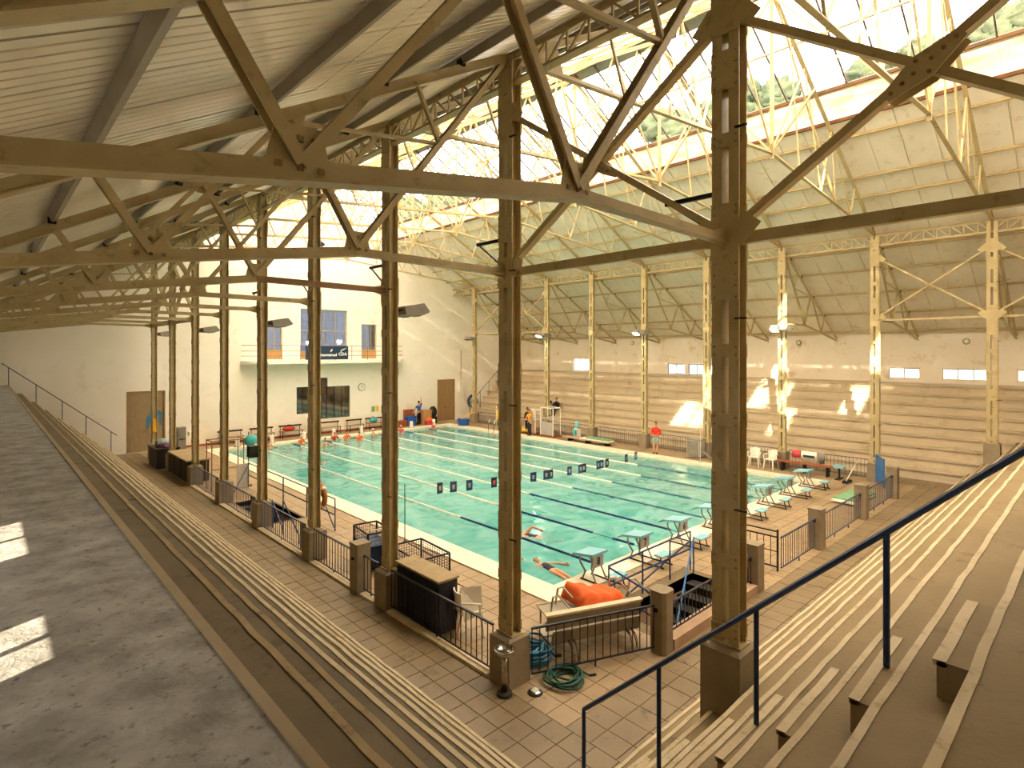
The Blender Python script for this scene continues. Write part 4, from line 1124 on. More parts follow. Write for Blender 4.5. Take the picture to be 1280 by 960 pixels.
# backstroke flags
fx = [.38, .89, 1.52, 2.56, 4.39, 5.05, 5.3, 6.31, 6.95, 7.14, 8.03, 8.23, 8.59, 9.9, 10.59]
zs = lambda x: 1.14+.42*((x-8.0)/8.3)**2
t = thing('flag_line', 'thin cord of the backstroke flags sagging across the pool', 'cord', (-.85, 5.0, 0))
part('cord', MB().tube([(-.82+i*(16.85/80), 5.0, zs(-.82+i*(16.85/80))+.03) for i in range(81)], .005, 4), M['grey'], t)
for x, lab in ((-.85, 'thin pole of the flag line on the left pool edge'), (16.07, 'thin white pole of the flag line on the right pool edge')):
    t = thing('flag_pole', lab, 'pole', (x, 5.0, 0.0))
    part('pole', MB().tube([(x, 5.0, .0), (x, 5.0, 1.68)], .014, 6), M['dark'] if x < 0 else M['white'], t)
    part('pole_base', MB().lathe([(.07, 0), (.05, .05)], 10, (x, 5.0, .0)), M['dark'], t)
for i, x in enumerate(fx):
    z = zs(x); wd = .11; rz = random.uniform(-.5, .2)
    t = thing('pennant', '%s dark pennant from the left, with a pale emblem, on the cord over the pool' % ORD[i], 'flag', (x, 5.0, z-.30), rz, 'backstroke flags')
    part('cloth', MB().box(-wd, wd, -.005, .005, 0, .33), M['blue'] if i % 3 else M['navycloth'], t, world=False)
    part('emblem', MB().plate([(-.035, -.009, .09), (.035, -.009, .09), (.05, -.009, .23), (-.05, -.009, .23)], (0, .004, 0)), M['pinkcloth'] if i == 3 else M['lightgrey'], t, world=False)
for k in range(8):
    x = LW*(k+.5)
    t = thing('lane_bollard', '%s white lane stub from the left on the far pool edge' % ORD[k], 'bollard', (x, PL+.4, .035), 0, 'white stubs on the far pool edge')
    part('stub', MB().lathe([(.12, 0), (.12, .42), (.09, .46)], 10, (x, PL+.4, .035)), M['white'], t)
    part('stub_foot', MB().box(x-.17, x+.17, PL+.25, PL+.55, .035, .06), M['grey'], t)
def ladder(x, y, rz, lab):
    t = thing('pool_ladder', lab, 'ladder', (x, y, 0.03), rz)
    for s in (-.28, .28):
        part('handrail', MB().tube([(s, -.55, 0), (s, -.50, .62), (s, -.35, .80), (s, -.12, .78), (s, .02, .55), (s, .04, -.5)], .024, 7), M['chrome'], t, world=False)
    for z in (-.15, -.4): part('rung', MB().box(-.28, .28, -.02, .08, z, z+.03), M['chrome'], t, world=False)
ladder(PW+.02, PL-4.9, -PI/2+PI, 'chrome pool ladder at the far right edge of the pool')

# ================================================================== THINGS ON THE NEAR DECK
# bench behind the diagonal fence
ang = math.atan2(-.92, 2.23)
bn = thing('bench', 'pale board bench with chrome legs behind the diagonal black fence', 'bench', (-1.62, -2.50, 0), ang)
P = lambda n, mb, m, par=bn: part(n, mb, m, par, world=False)
P('back_board', MB().plate([(-.95, .06, .56), (.95, .06, .56), (.95, -.02, .84), (-.95, -.02, .84)], (0, .035, .01)), M['benchgrey'])
P('back_board', MB().plate([(-.80, .13, .26), (1.0, .13, .26), (1.0, .07, .52), (-.80, .07, .52)], (0, .035, .01)), M['benchgrey'])
P('top_trim', MB().plate([(-.98, -.05, .855), (.98, -.05, .855), (.98, .05, .87), (-.98, .05, .87)], (0, 0, .035)), M['benchtop'])
P('seat_board', MB().box(-.95, .95, .14, .58, .40, .435), M['benchgrey'])
for s in (-.48, .72):
    for d in (0, .10):
        P('leg', MB().tube([(s+d, .5, .38), (s+d, .15, .30), (s+d, -.02, .24), (s+d, -.10, .12), (s+d, -.10, .01)], .024, 7), M['chrome'])
    P('leg', MB().tube([(s, .5, .39), (s, .54, .01)], .024, 7), M['chrome'])
# frame trolley with orange cloth
tr = thing('lounge_frame', 'metal frame with a tray and four bent chrome handles under the orange cloth', 'frame', (-1.05, -1.95, 0), ang)
P('tray', MB().box(-1.0, .75, -.30, .32, .52, .555), M['benchgrey'], tr)
for s in ((-.95, -.26), (.70, -.26), (-.95, .28), (.70, .28)): P('leg', MB().tube([(s[0], s[1], 0), (s[0], s[1], .53)], .02, 6), M['chrome'], tr)
for (sx, sy) in ((-.85, -.1), (-.60, .22), (.62, .30), (.95, .10)):
    P('bent_handle', MB().tube([(sx-.05, sy+.05, .5), (sx, sy+.02, .86), (sx+.08, sy-.04, .90), (sx+.32, sy-.22, .60)], .022, 7), M['chrome'], tr)
P('tray_edge', MB().tube([(-1.02, -.31, .57), (.77, -.31, .57), (.77, .33, .57), (-1.02, .33, .57), (-1.02, -.31, .57)], .016, 6), M['benchtop'], tr)
# cloth
nx_, ny_ = 22, 12; vs = []; fs = []
for i in range(nx_+1):
    for j in range(ny_+1):
        u, v = i/nx_, j/ny_
        x = -.52+1.06*u+.06*math.sin(v*4); y = -.50+.86*v
        z = .80+.05*math.sin(u*5+1)*(.5+v)+.018*math.sin(u*21+v*5)
        if v < .35: z -= (.35-v)*.85; y += (.35-v)*.30
        e = min(u, 1-u)
        if e < .12: z -= (.12-e)*2.0
        z += .012*noise.noise(Vector((u*9, v*7, 0)))*2
        vs.append((x, y, z))
for i in range(nx_):
    for j in range(ny_): fs.append((i*(ny_+1)+j, (i+1)*(ny_+1)+j, (i+1)*(ny_+1)+j+1, i*(ny_+1)+j+1))
me = MB().add(vs, fs).mesh('orange_cloth', M['orange'], True)
oc = link('orange_cloth', me, None, (-.98, -1.98, .03), (0, 0, ang)); oc['label'] = 'bright orange cloth draped over the metal frame behind the bench'; oc['category'] = 'cloth'
md = oc.modifiers.new('thickness', 'SOLIDIFY'); md.thickness = .008
t = thing('equipment_crate', 'low dark crate hidden under the orange cloth', 'crate', (-.96, -1.97, .556), ang)
P('crate_body', MB().box(-.36, .36, -.12, .2, 0, .09), M['dark'], t)
P('crate_lid', MB().box(-.37, .37, -.13, .21, .09, .11), M['dark'], t)

def coil(name, lab, c, r, turns, hr, m, dz=.028, loose=.06, seed=1):
    rn = random.Random(seed); pts = []; N = 22
    for i in range(turns*N+1):
        a = 2*PI*i/N; k = i/N
        rr = r+loose*math.sin(a*.37+seed)+loose*.5*math.sin(a*1.13*seed)
        pts.append((c[0]+rr*math.cos(a)+.03*math.sin(k*2.1), c[1]+rr*math.sin(a)*.95, c[2]+hr+dz*k+.012*math.sin(a*1.7)))
    pts.append((c[0]+r*1.5, c[1]-.2, c[2]+hr))
    t = thing(name, lab, 'hose', c)
    part('hose_coil', MB().tube(pts, hr, 6), m, t, smooth=True)
    part('hose_nozzle', MB().tube([pts[-1], (pts[-1][0]+.1, pts[-1][1]-.06, pts[-1][2])], hr*1.3, 6), M['dark'], t)
coil('garden_hose', 'dark green hose coiled on the paving in front of the bench', (-2.62, -2.66, 0), .26, 9, .015, M['hose_green'], .012, .07, 2)
coil('garden_hose', 'thick blue hose coiled behind the corner column', (-2.62, -1.86, 0), .27, 11, .022, M['hose_blue'], .026, .09, 3)
t = thing('floor_drain', 'small round metal drain cap on the paving beside the green hose', 'drain', (-3.23, -2.56, 0))
part('cap', MB().lathe([(.10, 0), (.10, .035), (.07, .05)], 14, (-3.23, -2.56, 0)), M['chrome'], t)
part('rim', MB().lathe([(.125, 0), (.12, .015)], 14, (-3.23, -2.56, 0)), M['dark'], t)
t = thing('drinking_fountain', 'steel pedestal drinking fountain in front of the corner column', 'fountain', (-3.62, -2.26, 0))
c = (-3.62, -2.26, 0)
part('pedestal', MB().lathe([(.055, .03), (.055, .62)], 12, c), M['chrome'], t, smooth=True)
part('foot', MB().lathe([(.13, 0), (.12, .04), (.06, .06)], 14, c), M['dark'], t)
part('bowl', MB().lathe([(.06, .60), (.15, .66), (.165, .735), (.15, .74), (.12, .69), (.03, .67)], 18, c), M['chrome'], t, smooth=True)
part('spout', MB().tube([(c[0]+.05, c[1], .66), (c[0]+.06, c[1]+.02, .78), (c[0]+.01, c[1]+.02, .80)], .012, 6), M['chrome'], t)
t = thing('storage_box', 'dark navy storage box with pale wooden lid behind the left fence', 'box', (-3.1, .8, 0))
part('box_body', MB().box(-3.30, -2.86, -.05, 1.45, 0.02, 1.02), M['navycloth'], t)
part('lid', MB().box(-3.33, -2.83, -.08, 1.48, 1.02, 1.06), M['nosing_dark'], t)
for i in range(7): part('slat', MB().box(-3.318, -3.30, -.02+i*.21, .13+i*.21, .06, .98), M['navycloth'], t)

def plastic_chair(lab, loc, rz, group=None):
    t = thing('plastic_chair', lab, 'chair', loc, rz, group)
    P = lambda n, mb: part(n, mb, M['white'], t, world=False, smooth=False)
    P('seat', MB().plate([(-.22, -.22, .43), (.22, -.22, .43), (.21, .24, .45), (-.21, .24, .45)], (0, 0, .03)))
    vs = []; fs = []; n = 8
    for i in range(n+1):
        a = -1.05+2.1*i/n
        for z, r in ((.46, .23), (.86, .27)):
            vs.append((r*math.sin(a), -.02-r*math.cos(a)*(1.0 if z < .5 else 1.08), z-.03*abs(a)*(z > .5)))
    for i in range(n): fs.append((2*i, 2*i+2, 2*i+3, 2*i+1))
    o = P('backrest', MB().add(vs, fs)); md = o.modifiers.new('t', 'SOLIDIFY'); md.thickness = .018
    for s in (-1, 1):
        P('leg', MB().tube([(s*.19, .22, .44), (s*.23, .27, 0)], [.03, .022], 6)); P('leg', MB().tube([(s*.19, -.2, .44), (s*.22, -.28, 0)], [.03, .022], 6))
        P('armrest', MB().tube([(s*.23, .20, .44), (s*.27, .20, .64), (s*.28, .05, .66), (s*.25, -.16, .66)], .022, 6))
    return t
plastic_chair('white plastic armchair with draped cloths behind the left fence', (-2.75, -.28, 0), -2.2)
t = solo('draped_towel', MB().add([(-2.98, -.30, .93), (-2.62, -.50, .92), (-2.60, -.52, .40), (-2.98, -.42, .30), (-2.92, -.12, .55), (-2.58, -.26, .62)], [(0, 1, 2, 3), (0, 4, 5, 1)]), M['white'],
     'pale cloth hung over the white armchair behind the left fence', 'towel', (-2.8, -.35, .3))
md = t.modifiers.new('t', 'SOLIDIFY'); md.thickness = .015
t = thing('folding_easel', 'small orange wooden folding frame beside the dark storage box', 'easel', (-2.95, .05, 0))
for s in (-.22, .12): part('leg', MB().bar((-3.05+s*.2, -.10+s, 0), (-2.85, -.12+s, .92), .03, .04), M['woodlight'], t)
for z in (.45, .9): part('crossbar', MB().bar((-2.95+.1*(z > .6), -.34, z), (-2.95+.1*(z > .6), .02, z), .03, .03), M['woodlight'], t)
def cage(name, lab, x, y, rz, lx, ly, z0, z1, solid, wheels):
    t = thing(name, lab, 'trolley' if wheels else 'cage', (x, y, 0), rz)
    P = lambda n, mb, m: part(n, mb, m, t, world=False)
    for sx in (-1, 1):
        for sy in (-1, 1): P('corner_post', MB().bar((sx*lx/2, sy*ly/2, z0), (sx*lx/2, sy*ly/2, z1), .035, .035), M['black'])
    for z in (z0+.02, z1):
        for s in (-1, 1):
            P('frame_rail', MB().bar((-lx/2, s*ly/2, z), (lx/2, s*ly/2, z), .035, .035), M['black']); P('frame_rail', MB().bar((s*lx/2, -ly/2, z), (s*lx/2, ly/2, z), .035, .035), M['black'])
    mb = MB(); n = 12
    for i in range(1, n):
        f = -.5+i/n
        for s in (-1, 1):
            mb.box(f*lx-.004, f*lx+.004, s*ly/2-.004, s*ly/2+.004, z0, z1); mb.box(s*lx/2-.004, s*lx/2+.004, f*ly-.004, f*ly+.004, z0, z1)
    for i in range(1, 9):
        z = z0+(z1-z0)*i/9
        for s in (-1, 1): mb.box(-lx/2, lx/2, s*ly/2-.003, s*ly/2+.003, z-.004, z+.004); mb.box(s*lx/2-.003, s*lx/2+.003, -ly/2, ly/2, z-.004, z+.004)
    part('wire_mesh', mb, M['mesh_cage'], t, world=False, stuff=True)
    P('base_sheet', MB().box(-lx/2, lx/2, -ly/2, ly/2, z0, z0+.02), M['dark'])
    if solid: P('side_sheet', MB().box(-lx/2+.02, lx/2-.02, -ly/2+.02, ly/2-.02, z0+.02, z0+(z1-z0)*.62), M['blue'])
    if wheels:
        for sx in (-1, 1):
            for sy in (-1, 1): P('wheel', disc(MB(), (sx*lx*.42, sy*ly*.42+.02, .07), .07, .04, 12), M['black'])
        P('handle', MB().tube([(-lx/2, ly/2, z1), (-lx/2-.12, ly/2, z1+.12), (-lx/2-.12, -ly/2, z1+.12), (-lx/2, -ly/2, z1)], .015, 6), M['chrome'])
    else: P('lid_mesh', MB().box(-lx/2, lx/2, -.01, .01, z1-.01, z1+.01), M['black'])
    return t
cage('cage_trolley', 'tall navy and black wheeled cage trolley behind the fence beside the square pillar', -2.42, 4.05, 1.45, .95, .62, .12, .98, True, True)
cage('wire_cage', 'low black wire cage on the deck behind the floodlight column', -1.85, 2.75, 1.50, 1.35, .85, .02, .62, False, False)

# ================================================================== LEFT BACK CORNER
def counter(y0, y1, lab):
    t = thing('storage_counter', lab, 'counter', (-3.2, y0, 0))
    part('worktop', MB().box(-3.52, -2.62, y0, y1, .90, .95), M['nosing_dark'], t)
    n = 3; w = (y1-y0)/n
    part('cabinet_body', MB().box(-3.45, -2.66, y0+.04, y1-.04, 0.02, .90), M['dark'], t)
    for i in range(n):
        d = part('door_panel', MB().box(-3.48, -3.45, y0+.06+i*w, y0+w*(i+1)-.06, .08, .86), M['dark'], t)
        part('door_knob', MB().box(-3.51, -3.48, y0+w*(i+1)-.16, y0+w*(i+1)-.13, .5, .56), M['chrome'], d)
counter(17.3, 20.6, 'long dark storage counter with a pale top between two far left columns')
t = thing('waste_bin', 'big dark bin with purple and teal bags beside the farthest left columns', 'bin', (-3.3, 22.4, 0))
part('bin_body', MB().plate([(-3.75, 21.5, .45), (-2.85, 21.5, .45), (-2.85, 23.2, .45), (-3.75, 23.2, .45)], (0, 0, .9)), M['black'], t)
part('bin_rim', MB().box(-3.80, -2.80, 21.45, 23.25, .86, .93), M['dark'], t)
part('bag', MB().ell((-3.3, 22.0, .98), .38, .4, .16, 10, 6), mat('purple_bag', '#5a2f4e', rough=.6), t, label='purple bag')
part('bag', MB().ell((-3.25, 22.8, 1.05), .34, .36, .20, 10, 6), mat('grey_teal_bag', '#8fa6a3', rough=.5), t, label='grey teal bag')
t = thing('hanging_cloth', 'bright yellow cloth hung on the farthest left column', 'cloth', (-3.42, YK(8)-.2, 1.5))
part('cloth', MB().plate([(-3.40, YK(8)-.34, 1.45), (-3.22, YK(8)-.34, 1.40), (-3.26, YK(8)-.30, 2.1), (-3.34, YK(8)-.30, 2.1)], (0, .03, 0)), M['yellow'], t)
part('hook', MB().box(-3.32, -3.28, YK(8)-.31, YK(8)-.17, 2.08, 2.12), M['dark'], t)
t = thing('water_dispenser', 'grey upright dispenser cabinet by the back wall behind the counter', 'dispenser', (-1.9, 25.2, 0))
part('cabinet', MB().box(-2.1, -1.72, 25.0, 25.4, 0, 1.45), M['grey'], t)
part('tray', MB().box(-2.05, -1.77, 24.9, 25.0, .8, .84), M['dark'], t)
part('wash_basin', MB().box(-1.55, -1.05, 25.05, 25.4, .95, 1.15), M['white'], t)
part('basin_leg', MB().tube([(-1.3, 25.25, 0), (-1.3, 25.25, .95)], .03, 6), M['grey'], t)
t = thing('pipe_frame', 'tall reddish pipe frame standing behind the far left fence', 'frame', (-2.7, 15.6, 0))
for xx, yy in ((-3.15, 15.15), (-3.15, 15.85), (-1.95, 15.2), (-1.95, 15.9)): part('post', MB().tube([(xx, yy, 0), (xx, yy, 1.95)], .022, 6), M['rust'], t)
for yy in (15.15, 15.88): part('top_bar', MB().tube([(-3.15, yy, 1.95), (-1.95, yy, 1.95)], .022, 6), M['rust'], t)
for xx in (-3.15, -1.95): part('top_bar', MB().tube([(xx, 15.15, 1.95), (xx, 15.9, 1.95)], .022, 6), M['rust'], t)
part('lower_bar', MB().tube([(-3.15, 15.15, .85), (-1.95, 15.2, .85)], .018, 6), M['rust'], t)
t = thing('leaning_board', 'pale lilac board leaning against the reddish pipe frame', 'board', (-2.05, 15.1, 0))
part('board', MB().plate([(-2.25, 15.02, .02), (-1.80, 15.02, .02), (-1.80, 15.12, .95), (-2.25, 15.12, .95)], (0, .03, 0)), M['lightgrey'], t)
t = thing('bag_pole', 'thin pole with a teal swim bag hung on top beside the left guard rail', 'pole', (-1.75, 15.25, 0))
part('pole', MB().tube([(-1.75, 15.25, 0), (-1.75, 15.25, 2.2)], .016, 6), M['dark'], t)
part('swim_bag', MB().ell((-1.68, 15.22, 1.85), .27, .2, .24, 10, 7), M['teal'], t, smooth=True)
part('base', MB().lathe([(.16, 0), (.13, .04)], 10, (-1.75, 15.25, 0)), M['dark'], t)
def torus(mb, c, R, r, axis='x', n=22, m=8):
    vs = []
    for i in range(n):
        a = 2*PI*i/n
        for j in range(m):
            b_ = 2*PI*j/m; rr = R+r*math.cos(b_)
            p = (rr*math.cos(a), rr*math.sin(a), r*math.sin(b_))
            vs.append({'x': (c[0]+p[2], c[1]+p[0], c[2]+p[1]), 'y': (c[0]+p[0], c[1]+p[2], c[2]+p[1]), 'z': (c[0]+p[0], c[1]+p[1], c[2]+p[2])}[axis])
    return mb.add(vs, [(i*m+j, ((i+1) % n)*m+j, ((i+1) % n)*m+(j+1) % m, i*m+(j+1) % m) for i in range(n) for j in range(m)])
t = thing('lifebuoy', 'faded orange lifebuoy hanging on the pool side of a left column', 'lifebuoy', (-3.08, YK(3)+.1, 1.6))
part('ring', torus(MB(), (-3.06, YK(3)+.12, 1.6), .30, .075, 'x'), mat('faded_orange_ring', '#b9783f', '#a9672f', rough=.6), t, smooth=True)
for a in range(4):
    q = a*PI/2+PI/4
    part('band', MB().ell((-3.06, YK(3)+.12+.30*math.cos(q), 1.6+.30*math.sin(q)), .082, .085, .085, 8, 6), M['white'], t)
part('hook', MB().box(-3.15, -3.04, YK(3)+.10, YK(3)+.14, 1.96, 1.99), M['dark'], t)

# ================================================================== BACK WALL FURNITURE
def bench(lab, x0, x1, y, group=None):
    t = thing('slat_bench', lab, 'bench', ((x0+x1)/2, y, 0), 0, group)
    for q in range(3): part('seat_slat', MB().box(x0, x1, y-.18+q*.13, y-.07+q*.13, .42, .45), M['wood'], t)
    for xx in (x0+.1, x1-.1):
        part('end_frame', MB().tube([(xx, y-.2, 0), (xx, y-.2, .42), (xx, y+.22, .42), (xx, y+.22, 0)], .022, 6), M['dark'], t)
    part('back_rail', MB().box(x0, x1, y+.20, y+.235, .70, .80), M['dark'], t)
    for xx in (x0+.1, x1-.1): part('back_post', MB().tube([(xx, y+.22, .40), (xx, y+.22, .8)], .02, 6), M['dark'], t)
yb = 26.85
for i, (a, c, lab) in enumerate(((.4, 1.8, 'dark framed slat bench at the left end of the back wall'), (2.2, 3.6, 'dark framed slat bench left of the one with the red bag'), (3.95, 5.4, 'slat bench with the red bag on it'),
        (6.5, 8.0, 'slat bench under the smoked window, right of the person in black'), (8.5, 9.7, 'slat bench below the wall clock'), (9.95, 11.3, 'slat bench below the pale green notice'))):
    bench(lab, a, c, yb, 'benches along the back wall')
t = thing('sports_bag', 'red sports bag on a bench at the back wall', 'bag', (4.5, yb-.02, .45))
part('bag_body', MB().ell((4.5, yb-.02, .60), .42, .18, .15, 12, 8), M['red'], t, smooth=True)
part('bag_handle', MB().tube([(4.3, yb-.02, .72), (4.4, yb-.02, .84), (4.6, yb-.02, .84), (4.7, yb-.02, .72)], .015, 6), M['dark'], t)
t = thing('swim_bag', 'turquoise swim bag on the back wall bench below the notice', 'bag', (10.5, yb, .45))
part('bag_body', MB().ell((10.5, yb, .63), .33, .18, .18, 12, 8), M['teal'], t, smooth=True)
part('bag_strap', MB().tube([(10.3, yb, .72), (10.45, yb, .92), (10.65, yb, .75)], .015, 6), M['dark'], t)
def crate(lab, x, y, w, d, h, m, z=0.0):
    t = thing('crate', lab, 'crate', (x, y, z))
    part('crate_body', MB().box(x-w/2, x+w/2, y-d/2, y+d/2, z, z+h), m, t)
    part('crate_rim', MB().box(x-w/2-.02, x+w/2+.02, y-d/2-.02, y+d/2+.02, z+h-.06, z+h-.01), m, t)
crate('low red and dark equipment crate left of the person in blue', 12.5, 26.75, 1.1, .5, .42, M['woodred'])
crate('blue equipment crate beside the person in blue', 13.45, 26.7, .7, .5, .7, M['bluecloth'])
crate('tall orange brown equipment crate right of the person in blue', 14.85, 26.8, .75, .55, 1.05, M['woodlight'])
crate('dark red crate standing behind the person in blue', 13.55, 27.05, .8, .3, 1.15, M['woodred'])
t = thing('equipment_sack', 'black mesh sack on the crates at the right of the person in blue', 'bag', (15.5, 26.7, 0))
part('sack_body', MB().ell((15.5, 26.75, .85), .34, .26, .45, 10, 8), M['black'], t, smooth=True)
part('sack_base', MB().box(15.25, 15.75, 26.55, 26.95, 0, .5), M['dark'], t)
t = thing('ball_pile_tub', 'tub of red and orange floats beside the black sack', 'tub', (14.6, 26.1, 0))
part('tub', MB().lathe([(.28, 0), (.36, .34), (.34, .34)], 12, (14.75, 26.15, 0)), M['pinkcloth'], t)
part('float_heap', MB().ell((14.75, 26.15, .36), .30, .30, .16, 10, 6), M['orange'], t)
t = thing('bucket', 'blue tub with a yellow handle on the far deck by the right stand', 'bucket', (16.2, 23.9, 0))
part('tub', MB().lathe([(.36, 0), (.46, .52), (.43, .52)], 14, (16.2, 23.9, 0)), M['bluecloth'], t)
part('handle', MB().tube([(16.0, 23.9, .5), (16.5, 23.8, .75), (17.0, 23.7, .95)], .03, 6), M['yellow'], t)
t = thing('rescue_stand', 'thin stand with a hanging yellow float near the far right pool edge', 'stand', (16.6, 20.7, 0))
part('stand_post', MB().tube([(16.6, 20.7, 0), (16.6, 20.7, 1.7)], .02, 6), M['white'], t)
part('stand_base', MB().box(16.4, 16.8, 20.5, 20.9, 0, .03), M['grey'], t)
part('rescue_float', MB().ell((16.66, 20.66, 1.05), .10, .10, .38, 8, 8), mat('pale_yellow_float', '#e4c16a', rough=.6), t, smooth=True)
coil_p = []
t = thing('wall_hose', 'blue hose coiled on the rail at the foot of the right stand', 'hose', (19.45, YB-.42, 1.45))
hm = MB()
for j in range(4): torus(hm, (19.45+.02*j, YB-.43-.045*j, 1.45-.02*j), .48-.015*j, .032, 'y', 24, 6)
part('hose_coil', hm, M['bluefence'], t, smooth=True)
part('hook', MB().box(19.41, 19.49, YB-.6, YB-.3, 1.93, 1.97), M['dark'], t)
t = thing('electric_box', 'small pale electric box on the back wall beside the farthest right column', 'electric box', (18.6, YB, 2.6))
part('case', MB().box(18.35, 18.85, YB-.16, YB, 2.2, 3.0), M['wall'], t)
part('conduit', MB().tube([(18.6, YB-.05, 3.0), (18.6, YB-.05, 5.6)], .02, 6), M['rust'], t)

# ================================================================== RIGHT DECK
plastic_chair('left one of two white plastic armchairs by the right fence', (17.25, 2.85, 0), PI/2+.25)
plastic_chair('right one of two white plastic armchairs by the right fence', (17.2, 2.05, 0), PI/2-.1)
t = thing('long_bench', 'long reddish wooden bench in front of the towels', 'bench', (17.25, .6, 0))
for q in range(3): part('seat_plank', MB().box(17.08+q*.14, 17.20+q*.14, -.55, 1.75, .42, .46), M['woodred'], t)
for yy in (-.35, .6, 1.55): part('trestle', MB().box(17.12, 17.46, yy-.03, yy+.03, 0, .42), M['dark'], t)
def hung(lab, y0, y1, zb, m, name='hung_towel'):
    x = RFX
    t = thing(name, lab, 'towel', (x, (y0+y1)/2, zb))
    vs = []; fs = []; n = 8
    for i in range(n+1):
        y = y0+(y1-y0)*i/n; w = .012*math.sin(i*1.9)
        vs += [(x-.035+w, y, zb+.03*math.sin(i)), (x-.028, y, .885), (x+.028, y, .885), (x+.04+w, y, .55)]
    for i in range(n):
        for q in range(3): fs.append((i*4+q, i*4+q+1, i*4+4+q+1, i*4+4+q))
    o = part('cloth', MB().add(vs, fs), m, t, smooth=True); md = o.modifiers.new('t', 'SOLIDIFY'); md.thickness = .01
    return t
hung('pinkish red towel bundle hung on the right fence', 1.02, 1.38, .55, M['pinkcloth'])
tw = hung('white towel with dark lettering hung on the right fence', .30, .98, .42, M['white'])
part('print_band', MB().box(RFX-.062, RFX-.054, .40, .88, .62, .72), M['textdark'], tw)
hung('grey and dark cloth hung on the right fence beside the white towel', -.02, .26, .40, M['grey'])
t = thing('low_stool', 'small pale blue stool on a dark post at the right end of the red bench', 'stool', (17.15, -.85, 0))
part('seat', MB().plate([(16.95, -1.05, .50), (17.35, -1.05, .50), (17.38, -.66, .56), (16.95, -.66, .56)], (0, 0, .07)), M['cyan'], t)
part('post', MB().tube([(17.15, -.85, 0), (17.15, -.85, .5)], .04, 8), M['dark'], t)
part('foot', MB().box(16.85, 17.45, -.95, -.75, 0, .03), M['dark'], t)
t = thing('stacked_mats', 'pale green and white foam mats lying beside a front pillar', 'mat', (13.6, -2.3, 0))
for i, (a, m) in enumerate(((.1, 'green'), (-.15, 'white'), (.05, 'green'))):
    part('mat', MB().plate([(12.8+a, -2.7, .04+i*.06), (14.7+a, -2.8, .04+i*.06), (14.8+a, -2.0, .04+i*.06), (12.9+a, -1.9, .04+i*.06)], (0, 0, .055)), M[m], t)
t = thing('ground_cleaner', 'dark bladed pool cleaner with white pole near the right fence', 'pool cleaner', (16.6, -1.3, 0))
part('head', MB().box(16.3, 16.9, -1.4, -1.2, .02, .1), M['dark'], t); part('pole', MB().tube([(16.5, -1.3, .1), (16.9, -1.6, .9)], .015, 6), M['white'], t)
t = thing('grey_cabinet', 'grey plastic cabinet on the right deck in the sun patch', 'cabinet', (17.3, 5.85, 0))
part('cabinet_body', MB().box(16.95, 17.55, 5.55, 6.25, .05, .92), M['lightgrey'], t)
part('cabinet_lid', MB().box(16.92, 17.58, 5.52, 6.28, .92, .97), M['grey'], t)
part('cabinet_door', MB().box(16.93, 16.95, 5.60, 6.20, .10, .88), M['grey'], t)
part('spill_tube', MB().tube([(17.2, 5.5, .35), (17.05, 4.9, .08)], .06, 8), M['grey'], t)
t = thing('mat_bench', 'long low bench of stacked pinkish boards with a green mat, on the right pool edge', 'bench', (16.75, 12.4, 0))
for yy in (11.2, 12.6, 14.0): part('bearer', MB().box(16.55, 17.0, yy-.05, yy+.05, 0, .18), M['dark'], t)
for q in range(3): part('board', MB().box(16.5+q*.19, 16.66+q*.19, 10.9, 14.5, .18, .24), M['pink'], t)
t = thing('foam_raft', 'rolled pale green foam raft lying on the low board bench', 'raft', (16.75, 11.9, .245))
part('raft_sheet', MB().plate([(16.5, 10.9, .27), (17.05, 10.9, .27), (17.05, 13.1, .27), (16.5, 13.1, .27)], (0, 0, .05)), M['white'], t)
part('raft_top', MB().plate([(16.52, 11.0, .33), (17.0, 11.0, .33), (17.0, 12.6, .36), (16.52, 12.6, .36)], (0, 0, .06)), M['green'], t)
t = thing('water_cooler', 'slim water cooler with a pale blue bottle near the right fence', 'water cooler', (17.1, 13.75, 0))
part('stand', MB().box(16.95, 17.25, 13.6, 13.9, 0, .75), M['white'], t)
part('bottle', MB().lathe([(.06, .75), (.14, .84), (.15, 1.1), (.12, 1.18)], 12, (17.1, 13.75, 0)), M['cyan'], t, smooth=True)
part('side_bottle', MB().lathe([(.12, .35), (.12, .62), (.05, .7)], 10, (16.88, 13.75, 0)), M['teal'], t)
t = thing('lifeguard_frame', 'tall white lifeguard frame with pinkish panel, farther left one', 'lifeguard frame', (17.2, 16.9, 0))
def lg(x, y, w, d, h, tt, pm):
    for sx in (-1, 1):
        for sy in (-1, 1): part('post', MB().tube([(x+sx*w/2, y+sy*d/2, 0), (x+sx*w/2, y+sy*d/2, h)], .03, 6), M['white'], tt)
    for sx in (-1, 1):
        part('rail', MB().tube([(x+sx*w/2, y-d/2, h), (x+sx*w/2, y+d/2, h)], .028, 6), M['white'], tt)
    for sy in (-1, 1):
        for z in (h, h*.62): part('rail', MB().tube([(x-w/2, y+sy*d/2, z), (x+w/2, y+sy*d/2, z)], .025, 6), M['white'], tt)
    part('panel', MB().box(x-w/2-.01, x-w/2+.01, y-d/2+.03, y+d/2-.03, .12, .95), pm, tt)
    part('seat', MB().box(x-w/2+.04, x+w/2-.04, y-d/2+.04, y+d/2-.04, h*.62, h*.62+.04), M['lightgrey'], tt)
    part('base_board', MB().box(x-w/2-.05, x+w/2+.05, y-d/2-.05, y+d/2+.05, .02, .10), M['woodred'], tt)
lg(17.1, 17.45, .6, .75, 1.62, t, M['pink'])
t = thing('lifeguard_frame', 'taller white lifeguard frame in front of two seated spectators', 'lifeguard frame', (17.1, 15.7, 0))
lg(17.1, 16.0, .7, 1.1, 1.85, t, M['lightgrey'])
